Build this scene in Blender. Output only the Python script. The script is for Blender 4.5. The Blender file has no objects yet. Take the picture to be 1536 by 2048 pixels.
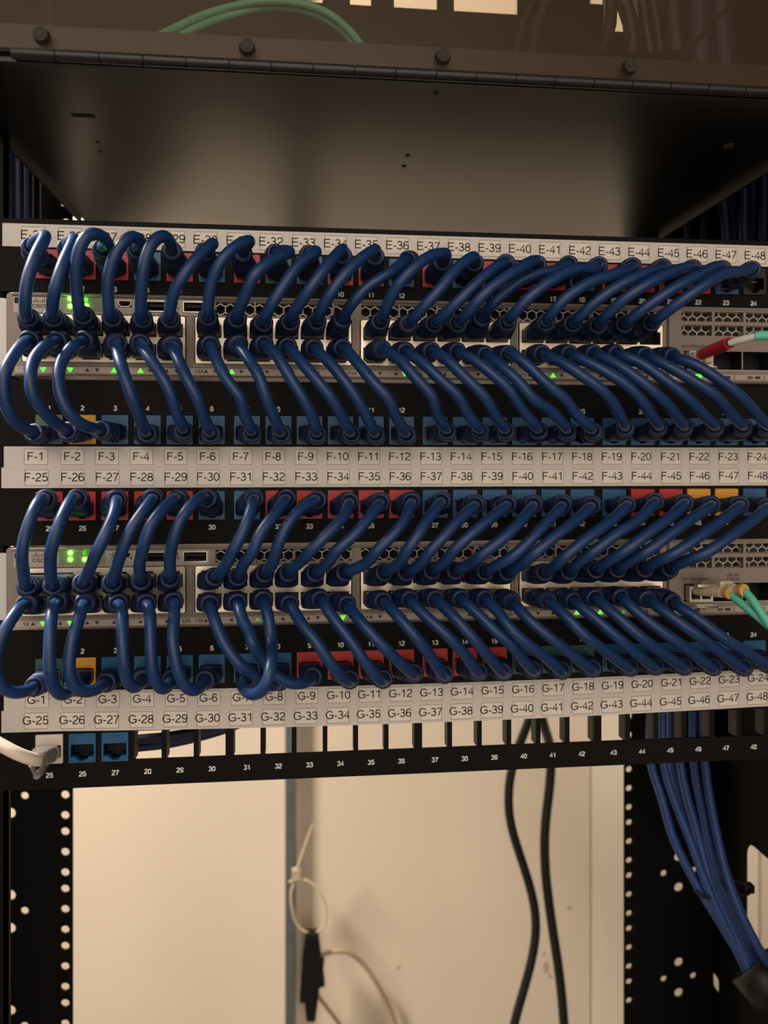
import bpy, bmesh, math, random
from mathutils import Vector, Matrix
from mathutils.geometry import delaunay_2d_cdt
random.seed(7)
SC = bpy.context.scene
COL = SC.collection

# ------------------------------------------------------------------ camera, light, exposure
EYE = 1.35                       # camera height above the floor
CAM_D = 0.4093                   # camera distance from the rack front (y = 0)
YAW = math.radians(5.7257)
FPX = 1500.0
HORIZ = 918.5
CAM = Vector((0, -CAM_D, EYE))
cd = bpy.data.cameras.new('camera'); cam = bpy.data.objects.new('camera', cd); COL.objects.link(cam)
cam.location = CAM; cam.rotation_euler = (math.pi/2, 0, -YAW)
cd.sensor_width = 36.0; cd.lens = FPX/2048*36; cd.shift_y = -(1024-HORIZ)/2048
cd.clip_start = 0.01; cd.clip_end = 50
cd.dof.use_dof = True; cd.dof.focus_distance = 0.385; cd.dof.aperture_fstop = cd.lens/3.4
SC.camera = cam

W = bpy.data.worlds.new('room_air'); SC.world = W; W.use_nodes = True
bg = W.node_tree.nodes['Background']; bg.inputs[0].default_value = (1.0, 0.86, 0.72, 1); bg.inputs[1].default_value = 0.10

def area(name, loc, target, size, power, color, shape='SQUARE', size_y=None):
    l = bpy.data.lights.new(name, 'AREA'); l.energy = power; l.color = color; l.shape = shape; l.size = size
    if size_y: l.size_y = size_y
    o = bpy.data.objects.new(name, l); COL.objects.link(o); o.location = loc
    o.rotation_euler = (Vector(target)-Vector(loc)).to_track_quat('-Z', 'Y').to_euler()
    return o
area('ceiling_fixture_light', (-0.30, -1.15, EYE+0.62), (0.05, 0, EYE+0.0), 1.3, 6.0, (1.0, 0.87, 0.75), 'RECTANGLE', 0.6)
area('room_fixture_light', (-1.0, 0.10, EYE+0.95), (0.15, 0.62, EYE-0.35), 0.22, 66.0, (1.0, 0.89, 0.78))

area('front_fill_light', (0.2, -2.1, EYE+0.1), (0.1, 0, EYE), 2.6, 22.0, (1.0, 0.85, 0.71), 'RECTANGLE', 1.8)  # added broad fill for bounce off the unseen room, brightens the port plates

SC.view_settings.view_transform = 'Standard'; SC.view_settings.look = 'None'
SC.view_settings.gamma = 1; SC.view_settings.use_curve_mapping = False
SC.view_settings.exposure = 0.0

# ------------------------------------------------------------------ helpers
def ray(u, v):
    r = Vector((math.cos(YAW), -math.sin(YAW), 0)); f = Vector((math.sin(YAW), math.cos(YAW), 0))
    return f + r*((u-768)/FPX) + Vector((0, 0, -(v-HORIZ)/FPX))
def P(u, v, y):                  # world point at depth y (metres behind the rack front) seen at frame position u, v
    d = ray(u, v); return CAM + d*((y+CAM_D)/d.y)
def PX(u, v, x):                 # the same on a plane of constant x
    d = ray(u, v); return CAM + d*(x/d.x)
def lin(c):
    return tuple(((x/255+0.055)/1.055)**2.4 if x > 10 else x/255/12.92 for x in c)
MATS = {}
def mat(name, rgb, rough=0.5, metal=0.0, var=0.12, scale=60, bump=0.0, emit=None, alpha=None, spec=0.5, coat=0.0):
    m = bpy.data.materials.new(name); m.use_nodes = True; nt = m.node_tree; b = nt.nodes['Principled BSDF']
    c = lin(rgb)
    tc = nt.nodes.new('ShaderNodeTexCoord'); nz = nt.nodes.new('ShaderNodeTexNoise'); nz.inputs['Scale'].default_value = scale
    nz.inputs['Detail'].default_value = 3
    nt.links.new(tc.outputs['Object'], nz.inputs['Vector'])
    mx = nt.nodes.new('ShaderNodeMix'); mx.data_type = 'RGBA'
    mx.inputs['A'].default_value = tuple(x*(1-var) for x in c)+(1,); mx.inputs['B'].default_value = tuple(min(1, x*(1+var)) for x in c)+(1,)
    nt.links.new(nz.outputs['Fac'], mx.inputs['Factor']); nt.links.new(mx.outputs['Result'], b.inputs['Base Color'])
    b.inputs['Roughness'].default_value = rough; b.inputs['Metallic'].default_value = metal
    b.inputs['Specular IOR Level'].default_value = spec; b.inputs['Coat Weight'].default_value = coat
    if bump:
        bp = nt.nodes.new('ShaderNodeBump'); bp.inputs['Strength'].default_value = bump; bp.inputs['Distance'].default_value = 0.0006
        nt.links.new(nz.outputs['Fac'], bp.inputs['Height']); nt.links.new(bp.outputs['Normal'], b.inputs['Normal'])
    if emit:
        b.inputs['Emission Color'].default_value = lin(emit[0])+(1,); b.inputs['Emission Strength'].default_value = emit[1]
    if alpha is not None:
        tr = nt.nodes.new('ShaderNodeBsdfTransparent'); tr.inputs[0].default_value = (0.92, 0.88, 0.82, 1)
        ms = nt.nodes.new('ShaderNodeMixShader'); ms.inputs[0].default_value = alpha
        out = nt.nodes['Material Output']
        nt.links.new(tr.outputs[0], ms.inputs[1]); nt.links.new(b.outputs[0], ms.inputs[2]); nt.links.new(ms.outputs[0], out.inputs['Surface'])
    MATS[name] = m; return m

mat('black_paint', (11, 9, 8), 0.6, 0, 0.2, 400, 0.03, spec=0.15)
mat('black_tray', (14, 13, 12), 0.30, 0.0, 0.12, 25, 0.0)
mat('rack_black', (11, 10, 10), 0.6, 0, 0.2, 200, 0.03, spec=0.15)
mat('black_plastic', (15, 15, 16), 0.5, 0, 0.2, 300, spec=0.25)
mat('dark_void', (6, 6, 7), 0.8)
mat('cord_blue', (22, 54, 100), 0.40, 0, 0.10, 90, 0.08, spec=0.45)
mat('boot_blue', (23, 38, 74), 0.5, 0, 0.15, 200, 0.08)
mat('cable_blue', (38, 70, 130), 0.45, 0, 0.1, 90)
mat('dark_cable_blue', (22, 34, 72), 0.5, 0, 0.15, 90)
mat('plug_clear', (150, 145, 138), 0.15, 0, 0.05, 100, alpha=0.6)
mat('jack_red', (182, 44, 40), 0.42, 0, 0.06, 200)
mat('jack_blue', (20, 84, 130), 0.42, 0, 0.06, 200)
mat('jack_green', (30, 82, 78), 0.42, 0, 0.06, 200)
mat('jack_grey_green', (86, 112, 92), 0.42, 0, 0.06, 200)
mat('jack_yellow', (226, 160, 44), 0.42, 0, 0.06, 200)
mat('jack_black', (16, 16, 20), 0.5)
mat('jack_white', (226, 214, 196), 0.42, 0, 0.05, 200)
mat('label_tape', (212, 204, 196), 0.5, 0, 0.05, 40, 0.0)
mat('label_paper', (228, 219, 205), 0.55, 0, 0.03, 90)
mat('label_line', (96, 86, 78), 0.6)
mat('ink', (28, 24, 24), 0.6)
mat('white_print', (225, 222, 216), 0.55)
mat('dark_print', (52, 46, 42), 0.6)
mat('bezel', (138, 126, 117), 0.45, 0.25, 0.05, 120, 0.03)
mat('bezel_light', (182, 167, 154), 0.45, 0.15, 0.05, 120, 0.02)
mat('bezel_dark', (74, 67, 61), 0.5, 0.2, 0.05, 120)
mat('port_metal', (244, 230, 208), 0.34, 0.75, 0.05, 60, 0.0)
mat('ear_metal', (206, 206, 198), 0.45, 0.3, 0.05, 60)
mat('mesh_metal', (172, 162, 150), 0.4, 0.5, 0.1, 200)
mat('olive_window', (128, 132, 96), 0.35, 0, 0.04, 100)
mat('led_green', (60, 255, 40), 0.4, emit=((70, 255, 30), 30.0))
mat('led_dim', (90, 170, 60), 0.4, emit=((60, 220, 40), 0.5))
mat('led_small', (80, 255, 50), 0.4, emit=((70, 255, 40), 2.2))
mat('sfp_metal', (196, 190, 172), 0.3, 0.7, 0.1, 200)
mat('red_boot', (196, 40, 48), 0.4, 0, 0.06, 300, 0.05)
mat('fiber_white', (222, 216, 205), 0.45)
mat('fiber_aqua', (96, 196, 168), 0.42, 0, 0.05, 200)
mat('beige_plastic', (214, 200, 172), 0.4, 0, 0.04, 200)
mat('yellow_crimp', (214, 160, 74), 0.4)
mat('wall_paint', (226, 208, 184), 0.55, 0, 0.04, 9, 0.25)
mat('board_paint', (232, 214, 190), 0.5, 0, 0.05, 7, 0.3)
mat('trim_paint', (236, 222, 198), 0.5, 0, 0.03, 9, 0.2)
mat('galvanised', (128, 136, 138), 0.35, 0.7, 0.2, 60)
mat('floor_vinyl', (120, 112, 102), 0.6, 0, 0.15, 12)
mat('nylon', (208, 192, 166), 0.4, 0, 0.04, 100, alpha=0.6)
mat('smoked_acrylic', (112, 92, 72), 0.30, 0, 0.08, 14, alpha=0.15)
mat('hinge_black', (24, 20, 17), 0.42, 0.0, 0.2, 150)
mat('screw_metal', (52, 46, 41), 0.6, 0.0, 0.2, 300, spec=0.2)
mat('power_black', (16, 16, 17), 0.45)
mat('shadow_backing_tan', (190, 168, 136), 0.5)  # tan of the painted wall shadow, also backs the wall seam
mat('scuff_grey', (186, 166, 140), 0.6, 0, 0.2, 300)
mat('white_cable', (226, 212, 194), 0.45, 0, 0.04, 100)
M = MATS

def link(o, parent=None):
    COL.objects.link(o)
    if parent is not None: o.parent = parent
    return o
class MB:                         # collects shapes into one mesh, several materials allowed
    def __init__(s): s.v = []; s.f = []; s.m = []; s.sm = []; s.mats = []
    def mi(s, name):
        if name not in s.mats: s.mats.append(name)
        return s.mats.index(name)
    def add(s, vs, fs, mname, smooth=False):
        o = len(s.v); s.v += [tuple(x) for x in vs]; k = s.mi(mname)
        for f in fs: s.f.append([i+o for i in f]); s.m.append(k); s.sm.append(smooth)
    def box(s, x0, x1, y0, y1, z0, z1, m):
        v = [(x, y, z) for x in (x0, x1) for y in (y0, y1) for z in (z0, z1)]
        s.add(v, [(0, 1, 3, 2), (4, 6, 7, 5), (0, 4, 5, 1), (2, 3, 7, 6), (0, 2, 6, 4), (1, 5, 7, 3)], m)
    def bbox(s, x0, x1, y0, y1, z0, z1, m, b=0.0008):      # box with chamfered front and side edges
        r = []
        for (yy, e) in ((y0, b), (y0+b, 0), (y1-b, 0), (y1, b)):
            X0, X1, Z0, Z1 = x0+e, x1-e, z0+e, z1-e; c = b
            r.append([(X0+c, yy, Z0), (X1-c, yy, Z0), (X1, yy, Z0+c), (X1, yy, Z1-c), (X1-c, yy, Z1), (X0+c, yy, Z1), (X0, yy, Z1-c), (X0, yy, Z0+c)])
        s.rings(r, m, cap=True)
    def rings(s, rings, m, cap=True, smooth=False):
        n = len(rings[0]); v = [p for r in rings for p in r]; f = []
        for i in range(len(rings)-1):
            for j in range(n):
                a, b = i*n+j, i*n+(j+1) % n
                f.append((a, b, b+n, a+n))
        s.add(v, f, m, smooth)
        if cap:
            s.add(rings[0], [tuple(range(n))[::-1]], m); s.add(rings[-1], [tuple(range(n))], m)
    def cyl(s, a, b, r, m, n=16, r2=None, smooth=True):
        a = Vector(a); b = Vector(b); t = (b-a).normalized(); q = t.to_track_quat('Z', 'Y')
        r2 = r if r2 is None else r2
        R = [[p + q @ Vector((rr*math.cos(2*math.pi*k/n), rr*math.sin(2*math.pi*k/n), 0)) for k in range(n)] for p, rr in ((a, r), (b, r2))]
        s.rings(R, m, True, smooth)
    def tube(s, pts, r, m, n=10, cap=True, rad=None):
        pts = [Vector(p) for p in pts]; T = []
        for i in range(len(pts)):
            a = pts[max(0, i-1)]; b = pts[min(len(pts)-1, i+1)]; T.append((b-a).normalized())
        N = T[0].orthogonal().normalized(); R = []
        for i, p in enumerate(pts):
            if i:
                q = T[i-1].rotation_difference(T[i]); N = q @ N; N = (N - T[i]*N.dot(T[i])).normalized()
            B = T[i].cross(N); rr = rad[i] if rad else r
            R.append([p + (N*math.cos(2*math.pi*k/n) + B*math.sin(2*math.pi*k/n))*rr for k in range(n)])
        s.rings(R, m, cap, True)
    def sphere(s, c, r, m, n=10, sy=1.0):
        R = []
        for i in range(1, n):
            a = math.pi*i/n
            R.append([(c[0]+r*math.sin(a)*math.cos(2*math.pi*k/14), c[1]-r*sy*math.cos(a), c[2]+r*math.sin(a)*math.sin(2*math.pi*k/14)) for k in range(14)])
        s.rings(R, m, True, True)
    def prism(s, poly, y0, y1, m):                          # poly in x, z
        s.rings([[(x, y0, z) for x, z in poly], [(x, y1, z) for x, z in poly]], m)
    def me(s, name):
        me = bpy.data.meshes.new(name); me.from_pydata(s.v, [], s.f)
        for k in s.mats: me.materials.append(MATS[k])
        me.polygons.foreach_set('material_index', s.m); me.polygons.foreach_set('use_smooth', s.sm)
        bm = bmesh.new(); bm.from_mesh(me); bmesh.ops.recalc_face_normals(bm, faces=bm.faces); bm.to_mesh(me); bm.free()
        me.update(); return me
    def build(s, name, parent=None):
        o = bpy.data.objects.new(name, s.me(name)); return link(o, parent)
def part(name, parent, fn):
    b = MB(); fn(b); return b.build(name, parent)
def thing(name, label, cat, loc=(0, 0, 0), group=None):
    o = bpy.data.objects.new(name, None); o.empty_display_size = 0.01; COL.objects.link(o); o.location = loc
    return tag(o, label, cat, group)
def tag(o, label, cat, group=None):
    o['label'] = label; o['category'] = cat
    if group: o['group'] = group
    return o
def struct(o): o['kind'] = 'structure'; return o
def rel(o):                       # children are built in world coordinates: keep them there under a moved Empty
    for c in o.children: c.matrix_parent_inverse = Matrix.Translation(-Vector(o.location))

def curve_mesh(polys, t, y0):     # plate in the x-z plane, t thick from y0 back: first polygon is the outline, the others are holes
    vs = []; ed = []; loops = []
    for pl in polys:
        o = len(vs); n = len(pl); vs += [Vector((p[0]*100, p[1]*100)) for p in pl]; ed += [(o+k, o+(k+1) % n) for k in range(n)]; loops.append((o, n))
    ov, oe, of, *_ = delaunay_2d_cdt(vs, ed, [], 1, 1e-6)
    bb = [(min(p[0] for p in pl), max(p[0] for p in pl), min(p[1] for p in pl), max(p[1] for p in pl), pl) for pl in polys]
    def keep(f):
        x = sum(ov[i][0] for i in f)/len(f)/100; z = sum(ov[i][1] for i in f)/len(f)/100; odd = False
        for x0, x1, z0, z1, pl in bb:
            if x0 < x < x1 and z0 < z < z1:
                for k in range(len(pl)):
                    (ax, az), (bx, bz) = pl[k-1], pl[k]
                    if (az > z) != (bz > z) and x < ax+(z-az)*(bx-ax)/(bz-az): odd = not odd
        return odd
    of = [f for f in of if keep(f)]
    V = [(p[0]/100, y0, p[1]/100) for p in ov]; n = len(V); V += [(x, y0+t, z) for x, y, z in V]
    F = [tuple(f) for f in of]+[tuple(n+k for k in reversed(f)) for f in of]
    for pl in polys:
        o = len(V); m = len(pl); V += [(p[0], y0, p[1]) for p in pl]+[(p[0], y0+t, p[1]) for p in pl]
        F += [(o+k, o+(k+1) % m, o+m+(k+1) % m, o+m+k) for k in range(m)]
    return V, F
def rect(x0, x1, z0, z1, r=0.0, n=4):
    if r <= 0: return [(x0, z0), (x1, z0), (x1, z1), (x0, z1)]
    out = []
    for cx, cz, a0 in ((x1-r, z0+r, -90), (x1-r, z1-r, 0), (x0+r, z1-r, 90), (x0+r, z0+r, 180)):
        for k in range(n+1):
            a = math.radians(a0+90*k/n); out.append((cx+r*math.cos(a), cz+r*math.sin(a)))
    return out
def circ(x, z, r, n=14): return [(x+r*math.cos(2*math.pi*k/n), z+r*math.sin(2*math.pi*k/n)) for k in range(n)]
def grid_plate(b, x0, x1, z0, z1, holes, y0, t, m):   # rectangles cut out of a rectangle, in one row; walls of the holes closed
    V, F = curve_mesh([rect(x0, x1, z0, z1)]+[rect(*h) for h in holes], t, y0); b.add(V, F, m)

def smooth_path(pts, n=46, it=3):
    pts = [Vector(p) for p in pts]; d = [0]
    for i in range(1, len(pts)): d.append(d[-1]+max(1e-6, (pts[i]-pts[i-1]).length**0.5))
    def cr(i, t):
        p0 = pts[max(0, i-1)] if i > 0 else pts[0]*2-pts[1]; p1 = pts[i]; p2 = pts[i+1]; p3 = pts[i+2] if i+2 < len(pts) else pts[-1]*2-pts[-2]
        t0 = 0; t1 = t0+max(1e-4, (p1-p0).length**0.5); t2 = t1+max(1e-4, (p2-p1).length**0.5); t3 = t2+max(1e-4, (p3-p2).length**0.5); t = t1+(t2-t1)*t
        A1 = p0*((t1-t)/(t1-t0))+p1*((t-t0)/(t1-t0)); A2 = p1*((t2-t)/(t2-t1))+p2*((t-t1)/(t2-t1)); A3 = p2*((t3-t)/(t3-t2))+p3*((t-t2)/(t3-t2))
        B1 = A1*((t2-t)/(t2-t0))+A2*((t-t0)/(t2-t0)); B2 = A2*((t3-t)/(t3-t1))+A3*((t-t1)/(t3-t1))
        return B1*((t2-t)/(t2-t1))+B2*((t-t1)/(t2-t1))
    dense = []
    for i in range(len(pts)-1):
        for k in range(12): dense.append(cr(i, k/12))
    dense.append(pts[-1])
    L = [0]
    for i in range(1, len(dense)): L.append(L[-1]+(dense[i]-dense[i-1]).length)
    out = []; j = 0
    for k in range(n):
        s_ = L[-1]*k/(n-1)
        while j < len(L)-2 and L[j+1] < s_: j += 1
        f = (s_-L[j])/max(1e-9, L[j+1]-L[j]); out.append(dense[j].lerp(dense[j+1], min(1, max(0, f))))
    for _ in range(it):
        out = [out[0]]+[out[i]*0.5+(out[i-1]+out[i+1])*0.25 for i in range(1, n-1)]+[out[-1]]
    return out

# ------------------------------------------------------------------ lettering: plain sans strokes, capital height 1
def _arc(cx, cz, rx, rz, a0, a1, n=None):
    n = n or max(4, int(abs(a1-a0)/15)); return [(cx+rx*math.cos(math.radians(a0+(a1-a0)*k/n)), cz+rz*math.sin(math.radians(a0+(a1-a0)*k/n))) for k in range(n+1)]
_six = [_arc(.27, .31, .205, .262, 0, 360), [(.455, .80), (.41, .89), (.33, .945), (.25, .945), (.16, .90), (.09, .76), (.065, .55), (.065, .31)]]
STROKES = {'0': ([_arc(.27, .5, .21, .45, 0, 360)], .556), '1': ([[(.33, 0), (.33, .99)], [(.33, .93), (.24, .83), (.11, .76)]], .556),
    '2': ([_arc(.27, .70, .20, .25, 165, -25)+[(.33, .45), (.14, .27), (.07, .05), (.49, .05)]], .556),
    '3': ([_arc(.26, .735, .18, .215, 160, -90)+_arc(.26, .28, .215, .235, 90, -162)], .556),
    '4': ([[(.39, 0), (.39, .93), (.05, .30), (.52, .30)]], .556), '5': ([[(.46, .94), (.15, .94), (.09, .49)]+_arc(.265, .32, .21, .27, 130, -158)], .556),
    '6': (_six, .556), '9': ([[(.54-x, 1-z) for x, z in s] for s in _six], .556), '7': ([[(.05, .93), (.49, .93), (.32, .58), (.20, 0)]], .556),
    '8': ([_arc(.27, .72, .175, .22, 0, 360), _arc(.27, .27, .21, .235, 0, 360)], .556), '-': ([[(.05, .36), (.29, .36)]], .333),
    'E': ([[(.11, 0), (.11, 1)], [(.11, .95), (.60, .95)], [(.11, .52), (.56, .52)], [(.11, .05), (.62, .05)]], .667), 'F': ([[(.11, 0), (.11, 1)], [(.11, .95), (.56, .95)], [(.11, .52), (.50, .52)]], .611),
    'G': ([_arc(.39, .5, .325, .455, 38, 318), [(.68, .10), (.68, .46), (.41, .46)]], .778), 'X': ([[(.05, 0), (.60, 1)], [(.60, 0), (.05, 1)]], .667),
    'C': ([_arc(.38, .5, .31, .45, 40, 320)], .722), 'I': ([[(.14, 0), (.14, 1)]], .278), 'O': ([_arc(.39, .5, .33, .45, 0, 360)], .778),
    'S': ([_arc(.33, .735, .22, .215, 25, 250)+_arc(.33, .27, .245, .225, 80, -160)], .667), 'N': ([[(.10, 0), (.10, 1), (.60, 0), (.60, 1)]], .722),
    'T': ([[(.30, 0), (.30, .95)], [(.03, .95), (.57, .95)]], .611), 'W': ([[(.03, 1), (.25, 0), (.47, 1), (.69, 0), (.91, 1)]], .944), 'R': ([[(.11, 0), (.11, .95), (.40, .95)]+_arc(.40, .72, .20, .23, 90, -90)+[(.11, .49)], [(.40, .49), (.62, 0)]], .722),
    'K': ([[(.10, 0), (.10, 1)], [(.60, 1), (.10, .38)], [(.26, .58), (.62, 0)]], .667), 'M': ([[(.10, 0), (.10, 1), (.41, 0), (.72, 1), (.72, 0)]], .833),
    'D': ([[(.11, .05), (.11, .95), (.32, .95)]+_arc(.32, .5, .31, .45, 90, -90)+[(.11, .05)]], .722), 'U': ([[(.10, 1), (.10, .32)]+_arc(.36, .32, .26, .27, 180, 360)+[(.62, 1)]], .722), 'L': ([[(.10, 1), (.10, .05), (.52, .05)]], .556)}
XS = 1.36
def _ribbon(pts, t):
    pts = [(x*XS, z) for x, z in pts]; n = len(pts); closed = abs(pts[0][0]-pts[-1][0])+abs(pts[0][1]-pts[-1][1]) < 1e-6
    L = []; R = []
    for i in range(n):
        a = pts[i-1] if i else (pts[-2] if closed else None); c = pts[i+1] if i < n-1 else (pts[1] if closed else None); p = pts[i]
        ds = []
        for q, s in ((a, 1), (c, -1)):
            if q is not None:
                dx, dz = (p[0]-q[0])*s, (p[1]-q[1])*s; l = math.hypot(dx, dz) or 1; ds.append((-dz/l, dx/l))
        nx = sum(d[0] for d in ds); nz = sum(d[1] for d in ds); l = math.hypot(nx, nz) or 1; nx /= l; nz /= l
        k = min(1.6, 1/max(0.3, nx*ds[0][0]+nz*ds[0][1]))*t/2
        L.append((p[0]+nx*k, p[1]+nz*k)); R.append((p[0]-nx*k, p[1]-nz*k))
    return L+R, [(i, i+1, n+i+1, n+i) for i in range(n-1)]
def text(b, txt, x, y, z, cap, m, width=None, slope=0.0, bold=0.0):   # centred at x, z, facing -y; cap = capital height
    t = 0.135+bold; tot = sum(STROKES[c][1]*XS for c in txt if c != ' ')+0.35*txt.count(' ')
    sx = cap if width is None else width/tot
    cx = x-tot*sx/2
    for c in txt:
        if c == ' ': cx += 0.35*sx; continue
        for st in STROKES[c][0]:
            V, F = _ribbon(st, t)
            b.add([(cx+px*sx, y, z-cap/2+pz*cap+slope*(cx+px*sx-x)) for px, pz in V], F, m)
        cx += STROKES[c][1]*XS*sx
def Z(mm): return EYE+mm/1000.0
PITCH = 0.01675
def colx(i): return -0.1354+PITCH*i+0.00184*(i//6)         # x of jack column 0..23

# ------------------------------------------------------------------ room shell
WALL_Y = 0.62
o = struct(part('floor', None, lambda b: b.box(-2.2, 2.4, -2.2, 1.0, -0.05, 0, 'floor_vinyl')))
xs = P(1182, 1700, WALL_Y).x
o = struct(part('wall_back', None, lambda b: b.box(-2.2, P(1180.5, 1800, WALL_Y).x, WALL_Y, WALL_Y+0.1, 0, 2.6, 'wall_paint')))
wb = o
for u, v, w, hh in ((1092, 1935, 7, 14), (1088, 1908, 3, 5), (797, 1935, 5, 4), (1138, 1815, 5, 4), (1100, 1952, 4, 6)):
    def scuff(b):
        n = 11; R = [P(u+w*math.cos(2*math.pi*k/n)*random.uniform(0.6, 1.1), v+hh*math.sin(2*math.pi*k/n)*random.uniform(0.6, 1.1), WALL_Y-0.0003) for k in range(n)]
        b.add(R, [tuple(range(n))], 'scuff_grey')
    part('scuff', wb, scuff)
BX = P(573, 1800, 0.607).x
def left_board(b):
    b.box(-2.2, BX, 0.608, WALL_Y, 0, 2.6, 'board_paint')
    b.box(BX, P(603, 1800, 0.616).x, 0.616, WALL_Y, 0, 2.6, 'trim_paint')
o = struct(part('wall_left', None, left_board))
def edge_trim(b):
    b.bbox(BX-0.002, P(590, 1800, 0.605).x, 0.6045, 0.616, 0, 2.6, 'galvanised', 0.0012)
o = struct(part('trim_1', None, edge_trim))
xt = P(1184, 1800, WALL_Y).x
def right_board(b):
    b.box(xt, xt+0.25, WALL_Y-0.0008, WALL_Y+0.1, 0, 2.6, 'trim_paint')
o = struct(part('trim_2', None, right_board))
def far_wall(b):
    b.box(xt+0.253, 2.4, WALL_Y, WALL_Y+0.1, 0, 2.6, 'wall_paint'); b.box(xt-0.01, xt+0.26, WALL_Y+0.1, WALL_Y+0.11, 0, 2.6, 'shadow_backing_tan')
o = struct(part('wall_right', None, far_wall))

# ------------------------------------------------------------------ rack
RY = 0.195
rack = thing('equipment_rack', 'black steel equipment rack with perforated rear rails and a side panel', 'rack', (0.0655, 0.1, 0))
RLX = P(145, 1700, RY).x; RRX = P(1249, 1700, RY).x
def hole_z(u, v0):
    z0 = P(u, v0, RY).z; zs = []; z = z0
    up = [0.015875, 0.0127, 0.015875]
    zz = z0; k = 0
    while zz < Z(330): zs.append(zz); zz += (0.015875, 0.015875, 0.0127)[k % 3] ; k += 1
    zz = z0; k = 0
    while True:
        zz -= (0.015875, 0.0127, 0.015875)[k % 3]; k += 1
        if zz < Z(-465): break
        zs.append(zz)
    return zs
def rail_plate(b, x0, x1, cols, big, small, hr=0.0033):
    z0, z1 = Z(-480), Z(340)
    polys = [rect(x0, x1, z0, z1)]
    for x, zs in cols:
        polys += [circ(x, z, hr) for z in zs]
    for x, zs, r in big+small:
        polys += [circ(x, z, r) for z in zs]
    V, F = curve_mesh(polys, 0.002, RY); b.add(V, F, 'rack_black')
    b.box(x0, x1, RY, RY+0.002, 0.0, z0, 'rack_black'); b.box(x0, x1, RY, RY+0.002, z1, 2.3, 'rack_black')
per = 0.0889
def rep(u, v, n0, n1): 
    z = P(u, v, RY).z; return [z+per*k for k in range(n0, n1) if Z(-465) < z+per*k < Z(325)]
def left_rail(b):
    xa = P(130, 1700, RY).x
    rail_plate(b, RLX-0.078, RLX, [(xa, hole_z(130, 1590))],
        [(P(20, 1791, RY).x, rep(20, 1791, -2, 5)+rep(20, 1857, -2, 5), 0.0042)], [(P(49, 1822, RY).x, rep(49, 1822, -2, 5), 0.0031)])
def right_rail(b):
    xa = P(1258.5, 1700, RY).x
    rail_plate(b, RRX, P(1421, 1700, RY).x+0.002, [(xa, hole_z(1258, 1577))],
        [(P(1358, 1714, RY).x, rep(1358, 1714, -3, 4)+rep(1358, 1775, -3, 4), 0.0040)],
        [(P(1328, 1747, RY).x, rep(1328, 1747, -3, 4), 0.0029), (P(1387, 1952, RY).x, rep(1387, 1952, -2, 5), 0.0029)], 0.0028)
part('rear_rail', rack, left_rail); part('rear_rail', rack, right_rail)
FLX = P(15, 1750, 0.003).x; FRX = FLX+0.450
def front_rail(x0, x1, xi):
    def f(b):
        b.box(x0, x1, 0.0026, 0.0046, 0, 2.3, 'rack_black'); b.box(xi-0.001, xi+0.001, 0.0026, 0.0075, 0, 2.3, 'rack_black')
    return f
part('front_rail', rack, front_rail(FLX-0.04, FLX, FLX-0.001)); part('front_rail', rack, front_rail(FRX, FRX+0.04, FRX+0.001))
SX = P(1421, 1800, RY).x
def side_panel(b):
    # plate in the y-z plane with a rounded cut-out and a slot, built flat and turned
    ye = PX(1490, 1760, SX).y; yn = 0.0485
    zt = PX(1497, 1684, SX).z; zb = PX(1490, 1868, SX).z
    slot = PX(1430, 1965, SX)
    polys = [rect(yn-0.001, RY-0.0005, Z(-480), Z(340)), rect(yn+0.006, ye, zb, zt, 0.012, 6), rect(slot.y-0.0055, slot.y+0.0055, slot.z-0.0065, slot.z+0.0065, 0.003, 3)]
    V, F = curve_mesh(polys, 0.002, 0); b.add([(SX+y, x, z) for x, y, z in V], F, 'rack_black')
    b.box(SX, SX+0.002, yn, RY, 0, Z(-480), 'rack_black'); b.box(SX, SX+0.002, yn, RY, Z(340), 2.3, 'rack_black')
part('side_panel', rack, side_panel)
def left_side(b):
    x = RLX-0.078
    b.box(x-0.002, x, 0.0485, RY, 0, 2.3, 'rack_black')
part('side_panel', rack, left_side)
def rack_base(b):
    b.box(RLX-0.08, SX+0.002, 0.0026, RY, 0.0, 0.04, 'rack_black'); b.box(RLX-0.08, SX+0.002, 0.0026, RY, 2.26, 2.30, 'rack_black')
part('frame', rack, rack_base)
def reflection_tubes(b):                        # unseen dark tubes, added so the tray mirrors a dark curve
    b.tube(smooth_path([Vector((-0.215, 0.30, Z(128))), Vector((-0.205, 0.34, Z(112))), Vector((-0.185, 0.36, Z(85))), Vector((-0.160, 0.365, Z(45))), Vector((-0.125, 0.365, Z(-20))), Vector((-0.09, 0.36, Z(-70)))], 30, 1), 0.034, 'rack_black', 12)
    b.tube([Vector((-0.20, 0.31, Z(125))), Vector((-0.195, 0.33, Z(40))), Vector((-0.18, 0.34, Z(-70)))], 0.014, 'rack_black', 12)
part('dark_reflection_tubes', rack, reflection_tubes)
rel(rack)

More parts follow.
